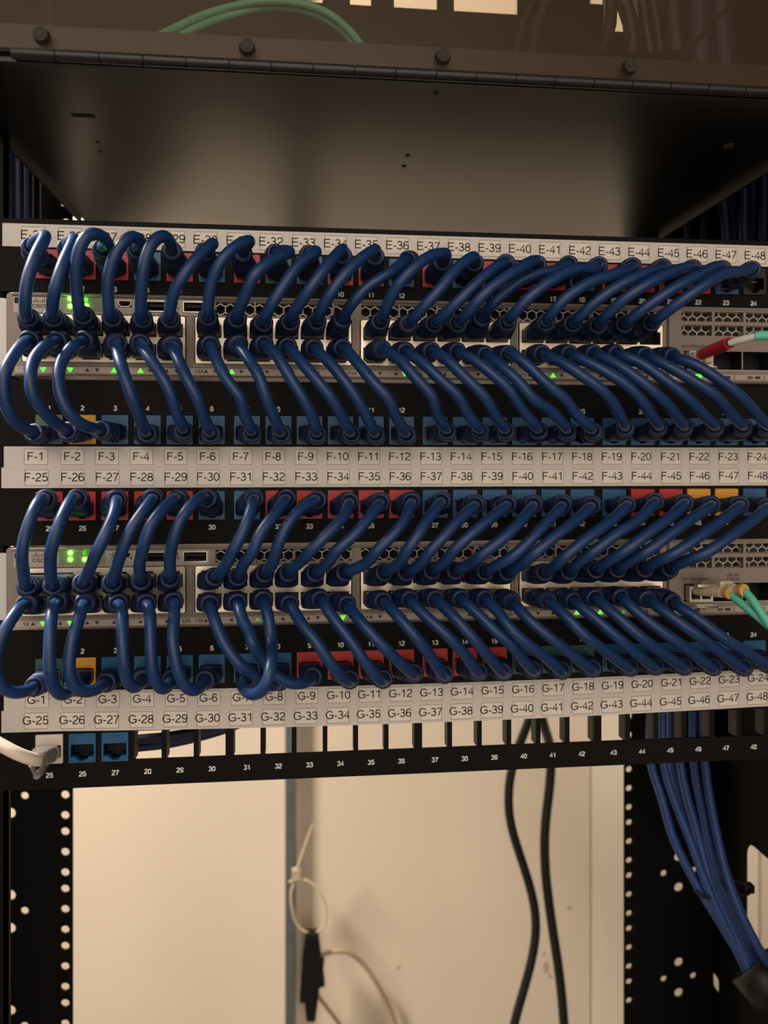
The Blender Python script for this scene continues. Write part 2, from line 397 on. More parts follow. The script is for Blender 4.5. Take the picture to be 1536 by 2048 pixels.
# ------------------------------------------------------------------ patch panels
PX0, PX1 = -0.1755, 0.3065
LABEL_U = [72, 145, 214, 283, 351, 416, 482, 547, 612, 676, 738, 800, 862, 923, 984, 1045, 1105, 1165, 1224, 1283, 1342, 1399, 1457, 1515]
def bow(x): return 0.0013-0.0026*max(0, 1-((x-0.06)/0.20)**2)*1.0
def strip_part(panel, name, z0, z1, zoff, prefix, first, du, cap, u_end, box_h, v_mid):
    x0 = P(u_end, v_mid, -0.0002).x
    def f(b):
        n = 16; xs_ = [x0+(PX1-0.016-x0)*k/n for k in range(n+1)]
        ring = lambda yy: [(x, yy, z0+zoff(x)) for x in xs_]+[(x, yy, z1+zoff(x)) for x in reversed(xs_)]
        b.rings([ring(-0.0004), ring(0.0001)], 'label_tape')
    s = part(name, panel, f)
    zc = (z0+z1)/2
    for i in range(24):
        c = P(LABEL_U[i]+du, v_mid, -0.0005); zz = zc+zoff(c.x); sl = (zoff(c.x+0.005)-zoff(c.x-0.005))/0.01
        def lab(b):
            w, h, t = 0.0060, box_h/2, 0.0002
            q = lambda x0_, x1_, za, zb, y, m: b.add([(c.x+x0_, y, zz+za+sl*x0_), (c.x+x1_, y, zz+za+sl*x1_), (c.x+x1_, y, zz+zb+sl*x1_), (c.x+x0_, y, zz+zb+sl*x0_)], [(0, 1, 2, 3)], m)
            q(-w, w, -h, h, -0.00046, 'label_paper')
            for a in ((-w, -w+t, -h, h), (w-t, w, -h, h), (-w, w, -h, -h+t), (-w, w, h-t, h)): q(*a, -0.00050, 'label_line')
            text(b, '%s-%d' % (prefix, first+i), c.x-0.0002, -0.00056, zz+0.0003, cap, 'ink', slope=sl)
        part('label', s, lab)
    return s
def numbers(face, first, z, n=24, x_shift=0.0, flip=False):
    for i in range(n):
        part('port_number', face, lambda b: text(b, str(first+i), colx(i)+x_shift, -0.00008, z, 0.0025, 'white_print', bold=0.10))
def holes(z0, z1): return [(colx(i)-0.0071, colx(i)+0.0071, z0-0.0002, z1+0.0002) for i in range(24)]
zero = lambda x: 0.0
def panel(label, z0, z1, rows, loc_z):
    p = thing('patch_bay', label, 'patch panel', (0.0655, 0, loc_z), 'black 24 column patch panels')
    H = []
    for r in rows: H += holes(*r)
    for zc in ((z0+z1)/2,) if z1-z0 < 0.06 else (z0+0.012, z1-0.012):
        for xx in (PX0+0.008, PX1-0.008): pass
    def f(b):
        grid_plate(b, PX0, PX1, z0, z1, H, 0.0, 0.002, 'black_paint')
    face = part('faceplate', p, f)
    def g(b):                       # moulded ribs that carry the jacks behind the faceplate
        for r in rows:
            for i in range(24):
                if r != GL or i < 3: continue
                for s in (-1, 1): b.box(colx(i)+s*0.0078-0.0006, colx(i)+s*0.0078+0.0006, 0.0021, 0.0100, r[0]-0.001, r[1]+0.002, 'black_plastic')
            b.box(colx(0)-0.0085, colx(23)+0.0085, 0.0021, 0.0100, r[1]+0.0016, r[1]+0.0034, 'black_plastic')
    part('jack_carrier', p, g)
    return p, face
EJ = (Z(94.5), Z(110.2)); FU = (Z(8.0), Z(23.4)); FL = (Z(-32.4), Z(-16.8)); GU = (Z(-119.6), Z(-104.6)); GL = (Z(-159.5), Z(-144.5))
pE, fE = panel('black patch panel with one label strip reading E-25 to E-48', Z(87.6), Z(126.0), [EJ], Z(87.6))
strip_part(pE, 'label_strip', Z(111.2), Z(123.2), zero, 'E', 25, -4.5, 0.0046, 5, 0.0090, 492)
numbers(fE, 1, Z(89.9))
pF, fF = panel('black patch panel with two middle label strips reading F-1 to F-48', Z(-45.3), Z(41.8), [FU, FL], Z(-45.3))
strip_part(pF, 'label_strip', Z(-4.2), Z(6.7), zero, 'F', 1, 0, 0.0043, 8, 0.0084, 912)
strip_part(pF, 'label_strip', Z(-15.1), Z(-4.25), zero, 'F', 25, 1, 0.0044, 3, 0.0084, 953)
numbers(fF, 1, Z(27.0)); numbers(fF, 25, Z(-36.4))
pG, fG = panel('black patch panel with empty openings and label strips reading G-1 to G-48', Z(-173.2), Z(-89.9), [GU, GL], Z(-173.2))
strip_part(pG, 'label_strip', Z(-132.6), Z(-122.4), bow, 'G', 1, 2, 0.0043, 8, 0.0082, 1380)
strip_part(pG, 'label_strip', Z(-143.9), Z(-132.65), bow, 'G', 25, 0, 0.0044, 3, 0.0086, 1420)
numbers(fG, 1, Z(-101.2)); numbers(fG, 25, Z(-165.9))
for p in (pE, pF, pG): rel(p)

# ------------------------------------------------------------------ keystone jacks
def jack_mesh(color):
    def body(b):
        w, h = 0.00685, 0.0076
        hole = [(-0.0059, -0.0046), (-0.0030, -0.0046), (-0.0030, -0.0058), (-0.0018, -0.0058), (-0.0018, -0.0067), (0.0018, -0.0067), (0.0018, -0.0058), (0.0030, -0.0058), (0.0030, -0.0046), (0.0059, -0.0046), (0.0059, 0.0020), (-0.0059, 0.0020)]
        V, F = curve_mesh([rect(-w, w, -h, h, 0.0003, 2), hole], 0.009, -0.0009); b.add(V, F, color)
        V, F = curve_mesh([rect(-0.0080, 0.0080, -0.0088, 0.0088), hole], 0.004, 0.0022); b.add(V, F, color)      # clip collar behind the faceplate
        b.box(-0.0040, 0.0040, -0.00115, -0.0009, 0.0034, 0.0064, color)      # raised icon tab
    def sock(b):
        b.box(-w2, w2, 0.0085, 0.018, -0.0072, 0.0072, 'dark_void')
        for k in range(8): b.box(-0.0040+k*0.00108, -0.0040+k*0.00108+0.0004, 0.0035, 0.0084, 0.0006, 0.0012, 'yellow_crimp')
    w2 = 0.0066
    a = MB(); body(a); c = MB(); sock(c)
    return a.me('jack_body'), c.me('socket')
JM = {}
def jack(color, i, zr, label, group):
    if color not in JM: JM[color] = jack_mesh('jack_'+color)
    zc = (zr[0]+zr[1])/2
    t = thing('keystone_jack', label, 'network jack', (colx(i), 0, zc), group)
    for nm, me in zip(('jack_body', 'socket'), JM[color]):
        link(bpy.data.objects.new(nm, me), t)
    return t
cname = {'r': 'red', 'b': 'blue', 'g': 'green', 'y': 'yellow', 'w': 'white', 'q': 'grey_green', 'k': 'black'}
EC = 'rrrbrbrgbrrbrbrrrbrrrrbk'; FUC = 'qy'+'b'*22; FLC = 'rrrrrbbrrrrrbbbbbbbrryyb'; GUC = 'gy'+'b'*6+'r'*7+'ggg'+'b'*6
for i in range(24):
    n = {k: v.replace('_', ' ') for k, v in cname.items()}
    jack(cname[EC[i]], i, EJ, '%s jack under label E-%d%s' % (n[EC[i]], 25+i, ' filled by a blue patch cord' if i < 23 else ', empty and shaded'), 'jacks below the E label strip')
    jack(cname[FUC[i]], i, FU, '%s jack above label F-%d with a blue cord in it' % (n[FUC[i]], 1+i), 'jacks above the F label strips')
    jack(cname[FLC[i]], i, FL, '%s jack under label F-%d with a blue cord in it' % (n[FLC[i]], 25+i), 'jacks below the F label strips')
    jack(cname[GUC[i]], i, GU, '%s jack above label G-%d with a blue cord in it' % (n[GUC[i]], 1+i), 'jacks above the G label strips')
jack('white', 0, GL, 'white jack under label G-25 holding a clear plug', 'jacks below the G label strips')
jack('blue', 1, GL, 'empty blue jack under label G-26', 'jacks below the G label strips')
jack('blue', 2, GL, 'empty blue jack under label G-27', 'jacks below the G label strips')

# ------------------------------------------------------------------ switches
B0, BP, BW = -0.1490, 0.0887, 0.0833
SWX0, SWX1 = -0.1572, 0.2883
def swcol(k): return B0+BP*(k//6)+0.0006+0.01368*(k % 6+0.5)     # 24 port columns
def logo(b, x, z, s, m, y=-0.00012):
    hs = (0.35, 0.7, 1.0, 0.7, 0.35, 0.7, 1.0, 0.7, 0.35)
    for k, h in enumerate(hs):
        xx = x+(k-4)*s*0.27; b.box(xx-s*0.05, xx+s*0.05, y, y+0.0001, z, z+s*0.62*h if k % 4 != 2 else z+s*0.62, m)
    text(b, 'CISCO', x, y, z-s*0.45, s*0.5, m, width=s*2.1, bold=0.07)
def switch(top, label, greens, dims, led, module_logo, square=None):
    zz = lambda mm: top+mm/1000.0
    t = thing('network_switch', label, 'network switch', (0.0655, 0, zz(-43.5)), 'grey rack switches')
    part('chassis', t, lambda b: b.box(SWX0+0.001, SWX1-0.001, 0.0135, 0.190, zz(-43.3), zz(-0.4), 'bezel_dark'))
    def bez(b):
        out = rect(SWX0, SWX1, zz(-43.5), zz(0), 0.0022, 4)
        H = [rect(B0+BP*k-0.0006, B0+BP*k+BW+0.0006, zz(-36.2), zz(-10.9), 0.0012, 3) for k in range(4)]
        H += [rect(-0.0500, 0.0236, zz(-9.9), zz(-2.5), 0.0008, 2), rect(0.0284, 0.1110, zz(-9.9), zz(-2.5), 0.0008, 2), rect(0.1170, 0.1990, zz(-9.9), zz(-2.5), 0.0008, 2)]
        H += [rect(0.2118, 0.2840, zz(-8.2), zz(-2.6), 0.0012, 3), rect(0.2118, 0.2840, zz(-16.4), zz(-10.4), 0.0012, 3), rect(0.2125, 0.2845, zz(-36.2), zz(-25.2), 0.0006, 2)]
        H += [rect(*r, 0.0005, 2) for r in usb]
        V, F = curve_mesh([out]+H, 0.0132, 0.0); b.add(V, F, 'bezel')
        b.bbox(SWX0+0.003, 0.203, -0.0022, 0.0, zz(-1.6), zz(-0.3), 'bezel_light', 0.0004)            # top lip
        b.bbox(0.205, SWX1-0.001, -0.0012, 0.0, zz(-1.6), zz(-0.3), 'bezel_light', 0.0004)
        b.bbox(SWX0+0.004, SWX1-0.001, -0.0010, 0.0, zz(-43.3), zz(-42.4), 'bezel_light', 0.0003)       # bottom bead
        b.box(0.2030, 0.2044, -0.0004, 0.0, zz(-43), zz(-1), 'bezel_dark')
        for k in range(3): b.box(B0+BP*(k+1)-0.0030, B0+BP*(k+1)-0.0016, -0.0009, 0, zz(-37), zz(-10.8), 'bezel')
        b.box(-0.149, 0.2026, -0.0007, 0.0, zz(-38.1), zz(-37.2), 'bezel')
    usb = [(-0.0798-0.0065, -0.0798+0.0075, zz(-9.0), zz(-3.0)), (-0.0598-0.0070, -0.0598+0.0060, zz(-9.0), zz(-3.0)), (-0.1003, -0.0935, zz(-6.6), zz(-3.0))]
    face = part('bezel', t, bez)
    def band(b):                      # lighter printed bands
        b.box(-0.1535, -0.1005, -0.0004, 0.0, zz(-10.4), zz(-2.2), 'bezel_light')
        b.box(-0.1005, -0.0527, -0.0004, 0.0, zz(-10.4), zz(-9.3), 'bezel_light'); b.box(-0.1005, -0.0527, -0.0004, 0.0, zz(-2.8), zz(-2.2), 'bezel_light')
        for x0, x1 in ((-0.0932, -0.0866), (-0.0720, -0.0672), (-0.0535, -0.0527)): b.box(x0, x1, -0.0004, 0, zz(-9.3), zz(-2.8), 'bezel_light')
        b.box(-0.1005, -0.0933, -0.0004, 0, zz(-9.3), zz(-6.8), 'bezel_light')
        b.box(-0.1525, 0.2026, -0.0004, 0.0, zz(-42.0), zz(-38.6), 'bezel_light')
        b.box(0.2065, 0.2845, -0.0004, 0.0, zz(-41.6), zz(-38.6), 'bezel_light')
    part('front_band', t, band)
    part('mode_button', t, lambda b: b.bbox(-0.1528, -0.1478, -0.0012, 0.0, zz(-5.6), zz(-2.8), 'black_plastic', 0.0003))
    part('logo', t, lambda b: logo(b, -0.1400, zz(-5.2), 0.0038, 'dark_print', -0.00052))
    part('status_window', t, lambda b: b.box(-0.1305, -0.1068, -0.0005, 0.0, zz(-9.7), zz(-2.6), 'olive_window'))
    for (u, v), m in led:
        c = P(u, v, -0.001)
        part('status_led', t, lambda b: b.sphere((c.x, -0.0006, c.z), 0.00125, m, 8, 0.5))
    if square:
        c2 = P(*square, -0.0006)
        part('module_led', t, lambda b: b.box(c2.x-0.0020, c2.x+0.0015, -0.0008, -0.0004, c2.z-0.0010, c2.z+0.0010, 'led_small'))
    for x0, x1, z0_, z1_ in usb[:2]:
        def up(b):
            V, F = curve_mesh([rect(x0, x1, z0_, z1_, 0.0004, 2), rect(x0+0.0006, x1-0.0006, z0_+0.0006, z1_-0.0006, 0.0003, 2)], 0.009, -0.0012); b.add(V, F, 'sfp_metal')
            b.box(x0+0.0006, x1-0.0006, 0.0072, 0.0078, z0_, z1_, 'dark_void'); b.box(x0+0.0016, x1-0.0016, 0.0012, 0.0070, z0_+0.0030, z0_+0.0046, 'black_plastic')
        part('usb_port', t, up)
    def con(b):
        x0, x1, z0_, z1_ = usb[2]
        V, F = curve_mesh([[(x0, z1_), (x0, z0_+0.0012), (x0+0.0012, z0_), (x1-0.0012, z0_), (x1, z0_+0.0012), (x1, z1_)], [(x0+0.0005, z1_-0.0005), (x0+0.0005, z0_+0.0014), (x0+0.0014, z0_+0.0005), (x1-0.0014, z0_+0.0005), (x1-0.0005, z0_+0.0014), (x1-0.0005, z1_-0.0005)]], 0.008, -0.0009); b.add(V, F, 'sfp_metal')
        b.box(x0, x1, 0.006, 0.0066, z0_, z1_, 'dark_void')
    part('console_port', t, con)
    def icons(b):                     # usb trident and console marks
        for x in (-0.0696,):
            z = zz(-6.0); b.box(x-0.0001, x+0.0001, -0.0006, -0.0005, z-0.0022, z+0.0018, 'dark_print')
            b.add([(x-0.0006, -0.0006, z+0.0014), (x+0.0006, -0.0006, z+0.0014), (x, -0.0006, z+0.0026)], [(0, 1, 2)], 'dark_print')
            b.box(x-0.0009, x-0.0001, -0.0006, -0.0005, z-0.0004, z-0.0001, 'dark_print'); b.box(x-0.0010, x-0.0006, -0.0006, -0.0005, z-0.0004, z+0.0008, 'dark_print')
            b.box(x+0.0001, x+0.0009, -0.0006, -0.0005, z-0.0012, z-0.0009, 'dark_print'); b.box(x+0.0006, x+0.0010, -0.0006, -0.0005, z-0.0012, z+0.0001, 'dark_print')
        x, z = -0.1035, zz(-4.4)
        for dx, dz in ((-0.0012, 0), (0.0006, 0.0008), (0.0002, -0.0006), (0.0012, -0.0006)): b.box(x+dx-0.0003, x+dx+0.0003, -0.0006, -0.0005, z+dz-0.0003, z+dz+0.0003, 'dark_print')
        b.box(x-0.0009, x+0.0009, -0.0006, -0.0005, z-0.0001, z+0.0001, 'dark_print')
        V, F = curve_mesh([rect(x-0.0024, x+0.0024, z-0.0045, z-0.0015, 0.0014, 4), rect(x-0.0022, x+0.0022, z-0.0043, z-0.0017, 0.0012, 4)], 0.0001, -0.0006); b.add(V, F, 'dark_print')
        text(b, 'S', x, -0.0006, z-0.003, 0.0019, 'dark_print')
    part('port_icons', t, icons)
    for x0, x1 in ((-0.0500, 0.0236), (0.0284, 0.1110), (0.1170, 0.1990)):
        def vent(b):
            p = 0.0052; n = int((x1-x0)/p)+2; z0_, z1_ = zz(-9.9), zz(-2.5); zc = zz(-6.4); hs = []
            for r, off in ((0, 0), (1, p/2), (-1, p/2)):
                for k in range(-1, n):
                    cx = x0+k*p+off+p/2; cz = zc+r*0.0046
                    hx = [(cx+0.0027*math.sin(math.pi/3*q), cz+0.0027*math.cos(math.pi/3*q)) for q in range(6)]
                    hx = [(min(max(a, x0+0.0003), x1-0.0003), min(max(c, z0_+0.0003), z1_-0.0003)) for a, c in hx]
                    if max(a for a, c in hx)-min(a for a, c in hx) > 0.001 and max(c for a, c in hx)-min(c for a, c in hx) > 0.0012:
                        q = []
                        for pt in hx:
                            if not q or (abs(pt[0]-q[-1][0])+abs(pt[1]-q[-1][1])) > 1e-5: q.append(pt)
                        hs.append(q)
            V, F = curve_mesh([rect(x0, x1, z0_, z1_)]+hs, 0.0009, 0.0022); b.add(V, F, 'mesh_metal')
            b.box(x0, x1, 0.0072, 0.0078, z0_, z1_, 'dark_void')
            k = 1
            while x0+k*0.0211 < x1-0.004: b.box(x0+k*0.0211-0.0005, x0+k*0.0211+0.0005, 0.0002, 0.0022, z0_, z1_, 'bezel'); k += 1
        part('vent_grille', t, vent)
    for k in range(4):
        def blk(b):
            x0 = B0+BP*k; hs = []
            for r in ((-22.2, -13.6), (-34.6, -26.0)):
                for c in range(6):
                    cx = swcol(6*k+c); up = r[1] > -20; zl, zh = zz(r[0]), zz(r[1])
                    if up: hs.append([(cx-0.0062, zl), (cx+0.0062, zl), (cx+0.0062, zh-0.0014), (cx+0.0045, zh-0.0014), (cx+0.0045, zh), (cx-0.0045, zh), (cx-0.0045, zh-0.0014), (cx-0.0062, zh-0.0014)])
                    else: hs.append([(cx-0.0045, zl), (cx+0.0045, zl), (cx+0.0045, zl+0.0014), (cx+0.0062, zl+0.0014), (cx+0.0062, zh), (cx-0.0062, zh), (cx-0.0062, zl+0.0014), (cx-0.0045, zl+0.0014)])
            V, F = curve_mesh([rect(x0, x0+BW, zz(-35.9), zz(-11.2), 0.0008, 3)]+hs, 0.0016, -0.0004); b.add(V, F, 'port_metal')
            b.box(x0, x0+BW, 0.0082, 0.0088, zz(-35.9), zz(-11.2), 'dark_void')
            for c in range(7): b.box(x0+0.0006+0.01368*c-0.0004, x0+0.0006+0.01368*c+0.0004, 0.0012, 0.0082, zz(-35.9), zz(-11.2), 'bezel_dark')
        part('port_block', t, blk)
    tri = {}
    for c in range(24):
        for up in (True, False):
            x = swcol(c)+(-0.0020 if up else 0.0030); z = zz(-40.2)
            u_img = None
            m = 'dark_print'; key = (c, up)
            if key in greens: m = 'led_small'
            elif key in dims: m = 'led_dim'
            r = 0.00115 if m != 'led_small' else 0.0015
            pl = [(x-r, z-r*0.7), (x+r, z-r*0.7), (x, z+r*0.9)] if up else [(x-r, z+r*0.7), (x, z-r*0.9), (x+r, z+r*0.7)]
            part('port_indicator', t, lambda b: b.prism(pl, -0.0006, -0.0003, m))
    z = zz(-40.2)
    for k, (a_, c_) in enumerate((('', '1X'), ('12X', '13X'), ('24X', '25X'), ('36X', '37X'))):
        xk = B0+BP*k
        if a_: part('port_print', t, lambda b: text(b, a_, xk-0.0048, -0.00046, z, 0.0019, 'dark_print', width=0.0050, bold=0.06))
        part('port_print', t, lambda b: text(b, c_, xk+0.0018, -0.00046, z, 0.0019, 'dark_print', width=0.0048 if k else 0.0034, bold=0.06))
    for k in range(4):
        x = 0.2150+0.0182*k
        def mk(b):
            for dx in (0, 0.0045): b.box(x+dx, x+dx+0.0033, -0.0005, -0.0003, z-0.0008, z+0.0008, 'dark_print' if dx else 'label_line')
            text(b, str(k+1), x+0.0100, -0.0005, z, 0.0021, 'dark_print')
        part('module_print', t, mk)
    part('module_print', t, lambda b: text(b, 'NETWORK MODULE', 0.2205, -0.0001, zz(-22.6), 0.0015, 'dark_print', width=0.0175, bold=0.03))
    part('module_print', t, lambda b: text(b, 'CON', 0.2785, -0.0001, zz(-21.6), 0.0016, 'dark_print'))
    mod = part('network_module', t, lambda b: (b.box(0.2120, 0.2850, 0.012, 0.0126, zz(-36.4), zz(-25.0), 'dark_void'),
        b.box(0.2126, 0.2844, 0.0006, 0.0014, zz(-36.2), zz(-35.8), 'sfp_metal'), b.box(0.2126, 0.2844, 0.0014, 0.0119, zz(-36.2), zz(-35.8), 'dark_void'), b.box(0.2126, 0.2844, 0.0006, 0.0119, zz(-25.6), zz(-25.2), 'dark_void'), b.box(0.2125, 0.2128, 0.0006, 0.0119, zz(-36.2), zz(-25.2), 'dark_void')))
    for k in range(5):
        x = 0.2128+0.01780*k
        part('cage_divider', mod, lambda b: (b.box(x, x+0.0005, 0.0002, 0.0010, zz(-36.0), zz(-25.4), 'mesh_metal'), b.box(x-0.0001, x+0.0006, 0.0010, 0.0119, zz(-36.1), zz(-25.3), 'dark_void')))
    def mv(b):
        for z0_, z1_ in ((zz(-8.2), zz(-2.6)), (zz(-16.4), zz(-10.4))):
            hs = []; p = 0.0053
            for r, off in ((0, 0), (1, p/2)):
                for k in range(-1, 15):
                    cx = 0.2118+k*p+off+p/2; cz = z0_+0.0006+r*0.0046
                    hx = [(cx+0.0027*math.sin(math.pi/3*q), cz+0.0027*math.cos(math.pi/3*q)) for q in range(6)]
                    hx = [(min(max(a, 0.2121), 0.2837), min(max(c, z0_+0.0002), z1_-0.0002)) for a, c in hx]
                    if max(a for a, c in hx)-min(a for a, c in hx) > 0.001 and max(c for a, c in hx)-min(c for a, c in hx) > 0.0012:
                        q = []
                        for pt in hx:
                            if not q or (abs(pt[0]-q[-1][0])+abs(pt[1]-q[-1][1])) > 1e-5: q.append(pt)
                        hs.append(q)
            V, F = curve_mesh([rect(0.2118, 0.2840, z0_, z1_)]+hs, 0.0030, 0.0025); b.add(V, F, 'mesh_metal')
            b.box(0.2118, 0.2840, 0.0078, 0.0084, z0_, z1_, 'bezel_dark')
            for k in range(1, 4): b.box(0.2118+0.0190*k-0.0008, 0.2118+0.0190*k+0.0008, -0.0002, 0.006, z0_, z1_, 'bezel')
    part('module_vent', t, mv)
    if module_logo: part('logo', t, lambda b: logo(b, 0.2428, zz(-21.3), 0.0034, 'dark_print', -0.00015))
    for x0, x1 in ((PX0, SWX0+0.0004), (SWX1-0.0004, PX1)):
        def ear(b):
            xc = (x0+x1)/2-0.0005
            V, F = curve_mesh([rect(x0, x1, zz(-38), zz(-3), 0.0015, 3), circ(xc, zz(-10.5), 0.0032), circ(xc, zz(-35), 0.0032)], 0.002, 0.0002); b.add(V, F, 'ear_metal')
        part('mounting_ear', t, ear)
    rel(t); return t
switch(Z(87.2), 'upper grey network switch between the E and F patch panels', {(0, False), (1, False), (3, True), (4, True), (7, True), (13, False), (18, False), (19, True)}, set(),
    [((140, 597), 'led_green'), ((140, 612), 'led_green'), ((171, 599), 'led_small'), ((172, 611), 'led_green')], False, (1398, 752))
switch(Z(-46.0), 'lower grey network switch between the F and G patch panels', {(0, False), (1, False), (11, False), (20, True), (21, True)}, {(8, True), (17, True), (22, True)},
    [((140, 1106), 'led_green'), ((140, 1119), 'led_green'), ((169, 1105), 'led_dim'), ((169, 1119), 'led_green')], True)
CORDS_E = """\
92,470 73,508 54,565 50,613 51,631
149,477 125,532 108,589 104,630
217,488 200,469 176,468 156,508 152,565 159,623
284,486 267,471 244,488 223,528 215,582 219,630
342,486 327,470 303,488 288,532 282,589 282,633
428,486 399,511 369,548 345,592 339,633
501,481 474,491 443,521 423,565 415,626
581,503 544,521 510,548 491,589 474,630
634,503 602,525 564,576 537,620 527,640
685,498 649,538 612,589 583,633
751,499 717,521 679,562 649,606 637,633
823,528 781,545 737,572 707,603 688,633
893,507 859,513 815,548 784,589 766,633
947,513 916,535 876,582 842,620 823,642
1008,525 981,542 937,582 899,620 874,642
1068,521 1036,538 974,582 940,620 921,642
1118,539 1077,547 1036,565 984,609 969,630
1189,538 1151,537 1101,562 1057,596 1026,630 1018,640
1258,541 1233,547 1178,565 1131,596 1101,630 1092,642
1319,538 1294,545 1236,572 1185,609 1151,642
1373,535 1341,545 1287,572 1239,606 1202,642
1431,533 1402,547 1348,576 1294,613 1255,643
1483,543 1449,547 1399,576 1348,613 1309,642"""
MOUTH_E = """\
56,635
106,635
166,630
224,635
285,637
341,638
416,633
474,637
527,645
581,643
634,642
685,638
761,642
817,647
869,647
916,647
965,635
1015,645
1092,645
1146,647
1197,650
1250,648
1304,645"""
CORDS_F = """\
47,686 27,711 10,745 7,785 20,831 41,854
98,686 68,718 61,755 64,789 88,824 115,849
149,689 122,725 117,762 122,796 139,827 162,848 183,856
234,692 239,718 251,758 264,796 278,831 291,863
286,694 301,718 325,755 342,789 352,824 367,856
347,696 359,725 376,762 394,796 406,831 420,863
423,696 437,728 460,769 481,796 488,827 503,861
481,694 498,721 518,752 530,790 547,831 560,865
536,694 554,711 578,752 605,796 625,834 633,865
581,699 598,718 629,755 659,792 683,831 701,864
635,703 659,725 686,758 710,792 734,834 749,865
695,703 717,728 747,765 778,799 791,831 811,865
771,703 798,718 828,752 866,796 872,824 893,858
818,708 845,725 876,755 916,792 933,824 959,858
869,704 893,718 930,755 971,796 988,827 1010,858
921,706 950,721 984,748 1018,779 1046,821 1075,856
977,713 1001,731 1036,762 1067,799 1101,821 1133,856
1016,703 1033,713 1060,735 1094,769 1128,796 1151,827 1184,858
1092,711 1124,725 1165,752 1206,782 1233,817 1248,849
1146,711 1178,725 1226,752 1267,782 1297,821 1316,849
1194,709 1233,728 1277,758 1314,789 1341,817 1366,849
1239,709 1280,725 1327,758 1371,792 1399,821 1427,849
1297,713 1334,731 1388,762 1432,792 1453,817 1483,849
1351,716 1388,728 1432,755 1473,785 1504,817 1532,849"""
MOUTH_F = """\
58,681 66,865
113,682 134,861
166,682 200,860
234,686 294,866
281,687 367,861
345,691 421,867
421,691 504,865
478,689 562,867
529,689 634,867
576,694 703,867
629,697 751,868
686,697 813,868
766,699 894,861
813,704 960,861
864,703 1011,861
916,704 1077,861
972,711 1134,861
1018,709 1185,861
1085,708 1250,854
1140,708 1317,853
1189,708 1368,853
1234,708 1430,853
1292,712 1486,853
1346,714 1534,852"""
CORDS_F_LOW = """\
85,995 73,1010 59,1044 47,1085 44,1122 46,1134 49,1165
147,995 132,1017 115,1058 103,1098 101,1134 103,1165
233,1003 227,1031 210,1071 190,1112 181,1134 168,1161
305,1000 288,1020 261,1061 244,1102 233,1134 226,1161
350,997 328,1017 301,1051 288,1091 279,1127 281,1158
406,992 383,1010 359,1044 345,1085 340,1117 340,1153
507,1000 501,1024 484,1068 464,1105 454,1127 435,1151
571,1000 551,1027 520,1068 505,1105 488,1127 479,1149
630,1002 602,1017 574,1051 554,1095 547,1124 534,1143
698,1009 686,1034 652,1071 618,1105 608,1117 581,1141
759,1009 737,1037 703,1075 669,1105 659,1124 635,1143
822,1009 811,1037 781,1075 747,1108 737,1124 696,1143
881,1007 859,1034 835,1071 811,1105 801,1124 774,1143
949,1014 920,1037 886,1075 855,1108 842,1127 818,1142
1012,1014 984,1034 943,1068 906,1102 893,1121 869,1139
1066,1014 1046,1037 1016,1068 957,1115 947,1124 916,1139
1124,1014 1094,1044 1060,1081 1023,1115 994,1131 973,1141
1181,1015 1151,1041 1107,1075 1060,1115 1046,1127 1019,1143
1252,1014 1219,1044 1172,1078 1124,1119 1111,1131 1093,1143
1307,1007 1280,1037 1233,1068 1185,1105 1162,1121 1141,1141
1366,1010 1341,1034 1294,1068 1246,1105 1219,1121 1195,1138
1421,1014 1388,1034 1341,1068 1287,1108 1267,1117 1239,1138
1478,1014 1443,1041 1395,1075 1341,1112 1317,1121 1294,1136
1532,1017 1504,1041 1453,1078 1402,1112 1371,1121 1344,1136"""
MOUTH_F_LOW = """\
91,998 54,1170
154,997 106,1170
234,999 166,1165
306,997 225,1165
355,998 282,1161
413,997 340,1156
508,997 430,1153
573,997 476,1153
634,1000 530,1146
699,1004 577,1145
761,1005 631,1145
823,1004 691,1144
883,1003 769,1144
951,1010 813,1144
1015,1010 865,1141
1067,1010 911,1141
1125,1010 971,1143
1183,1012 1016,1144
1254,1010 1090,1144
1310,1003 1139,1142
1369,1006 1192,1139
1423,1010 1236,1138
1480,1010 1290,1137
1535,1014 1341,1137"""
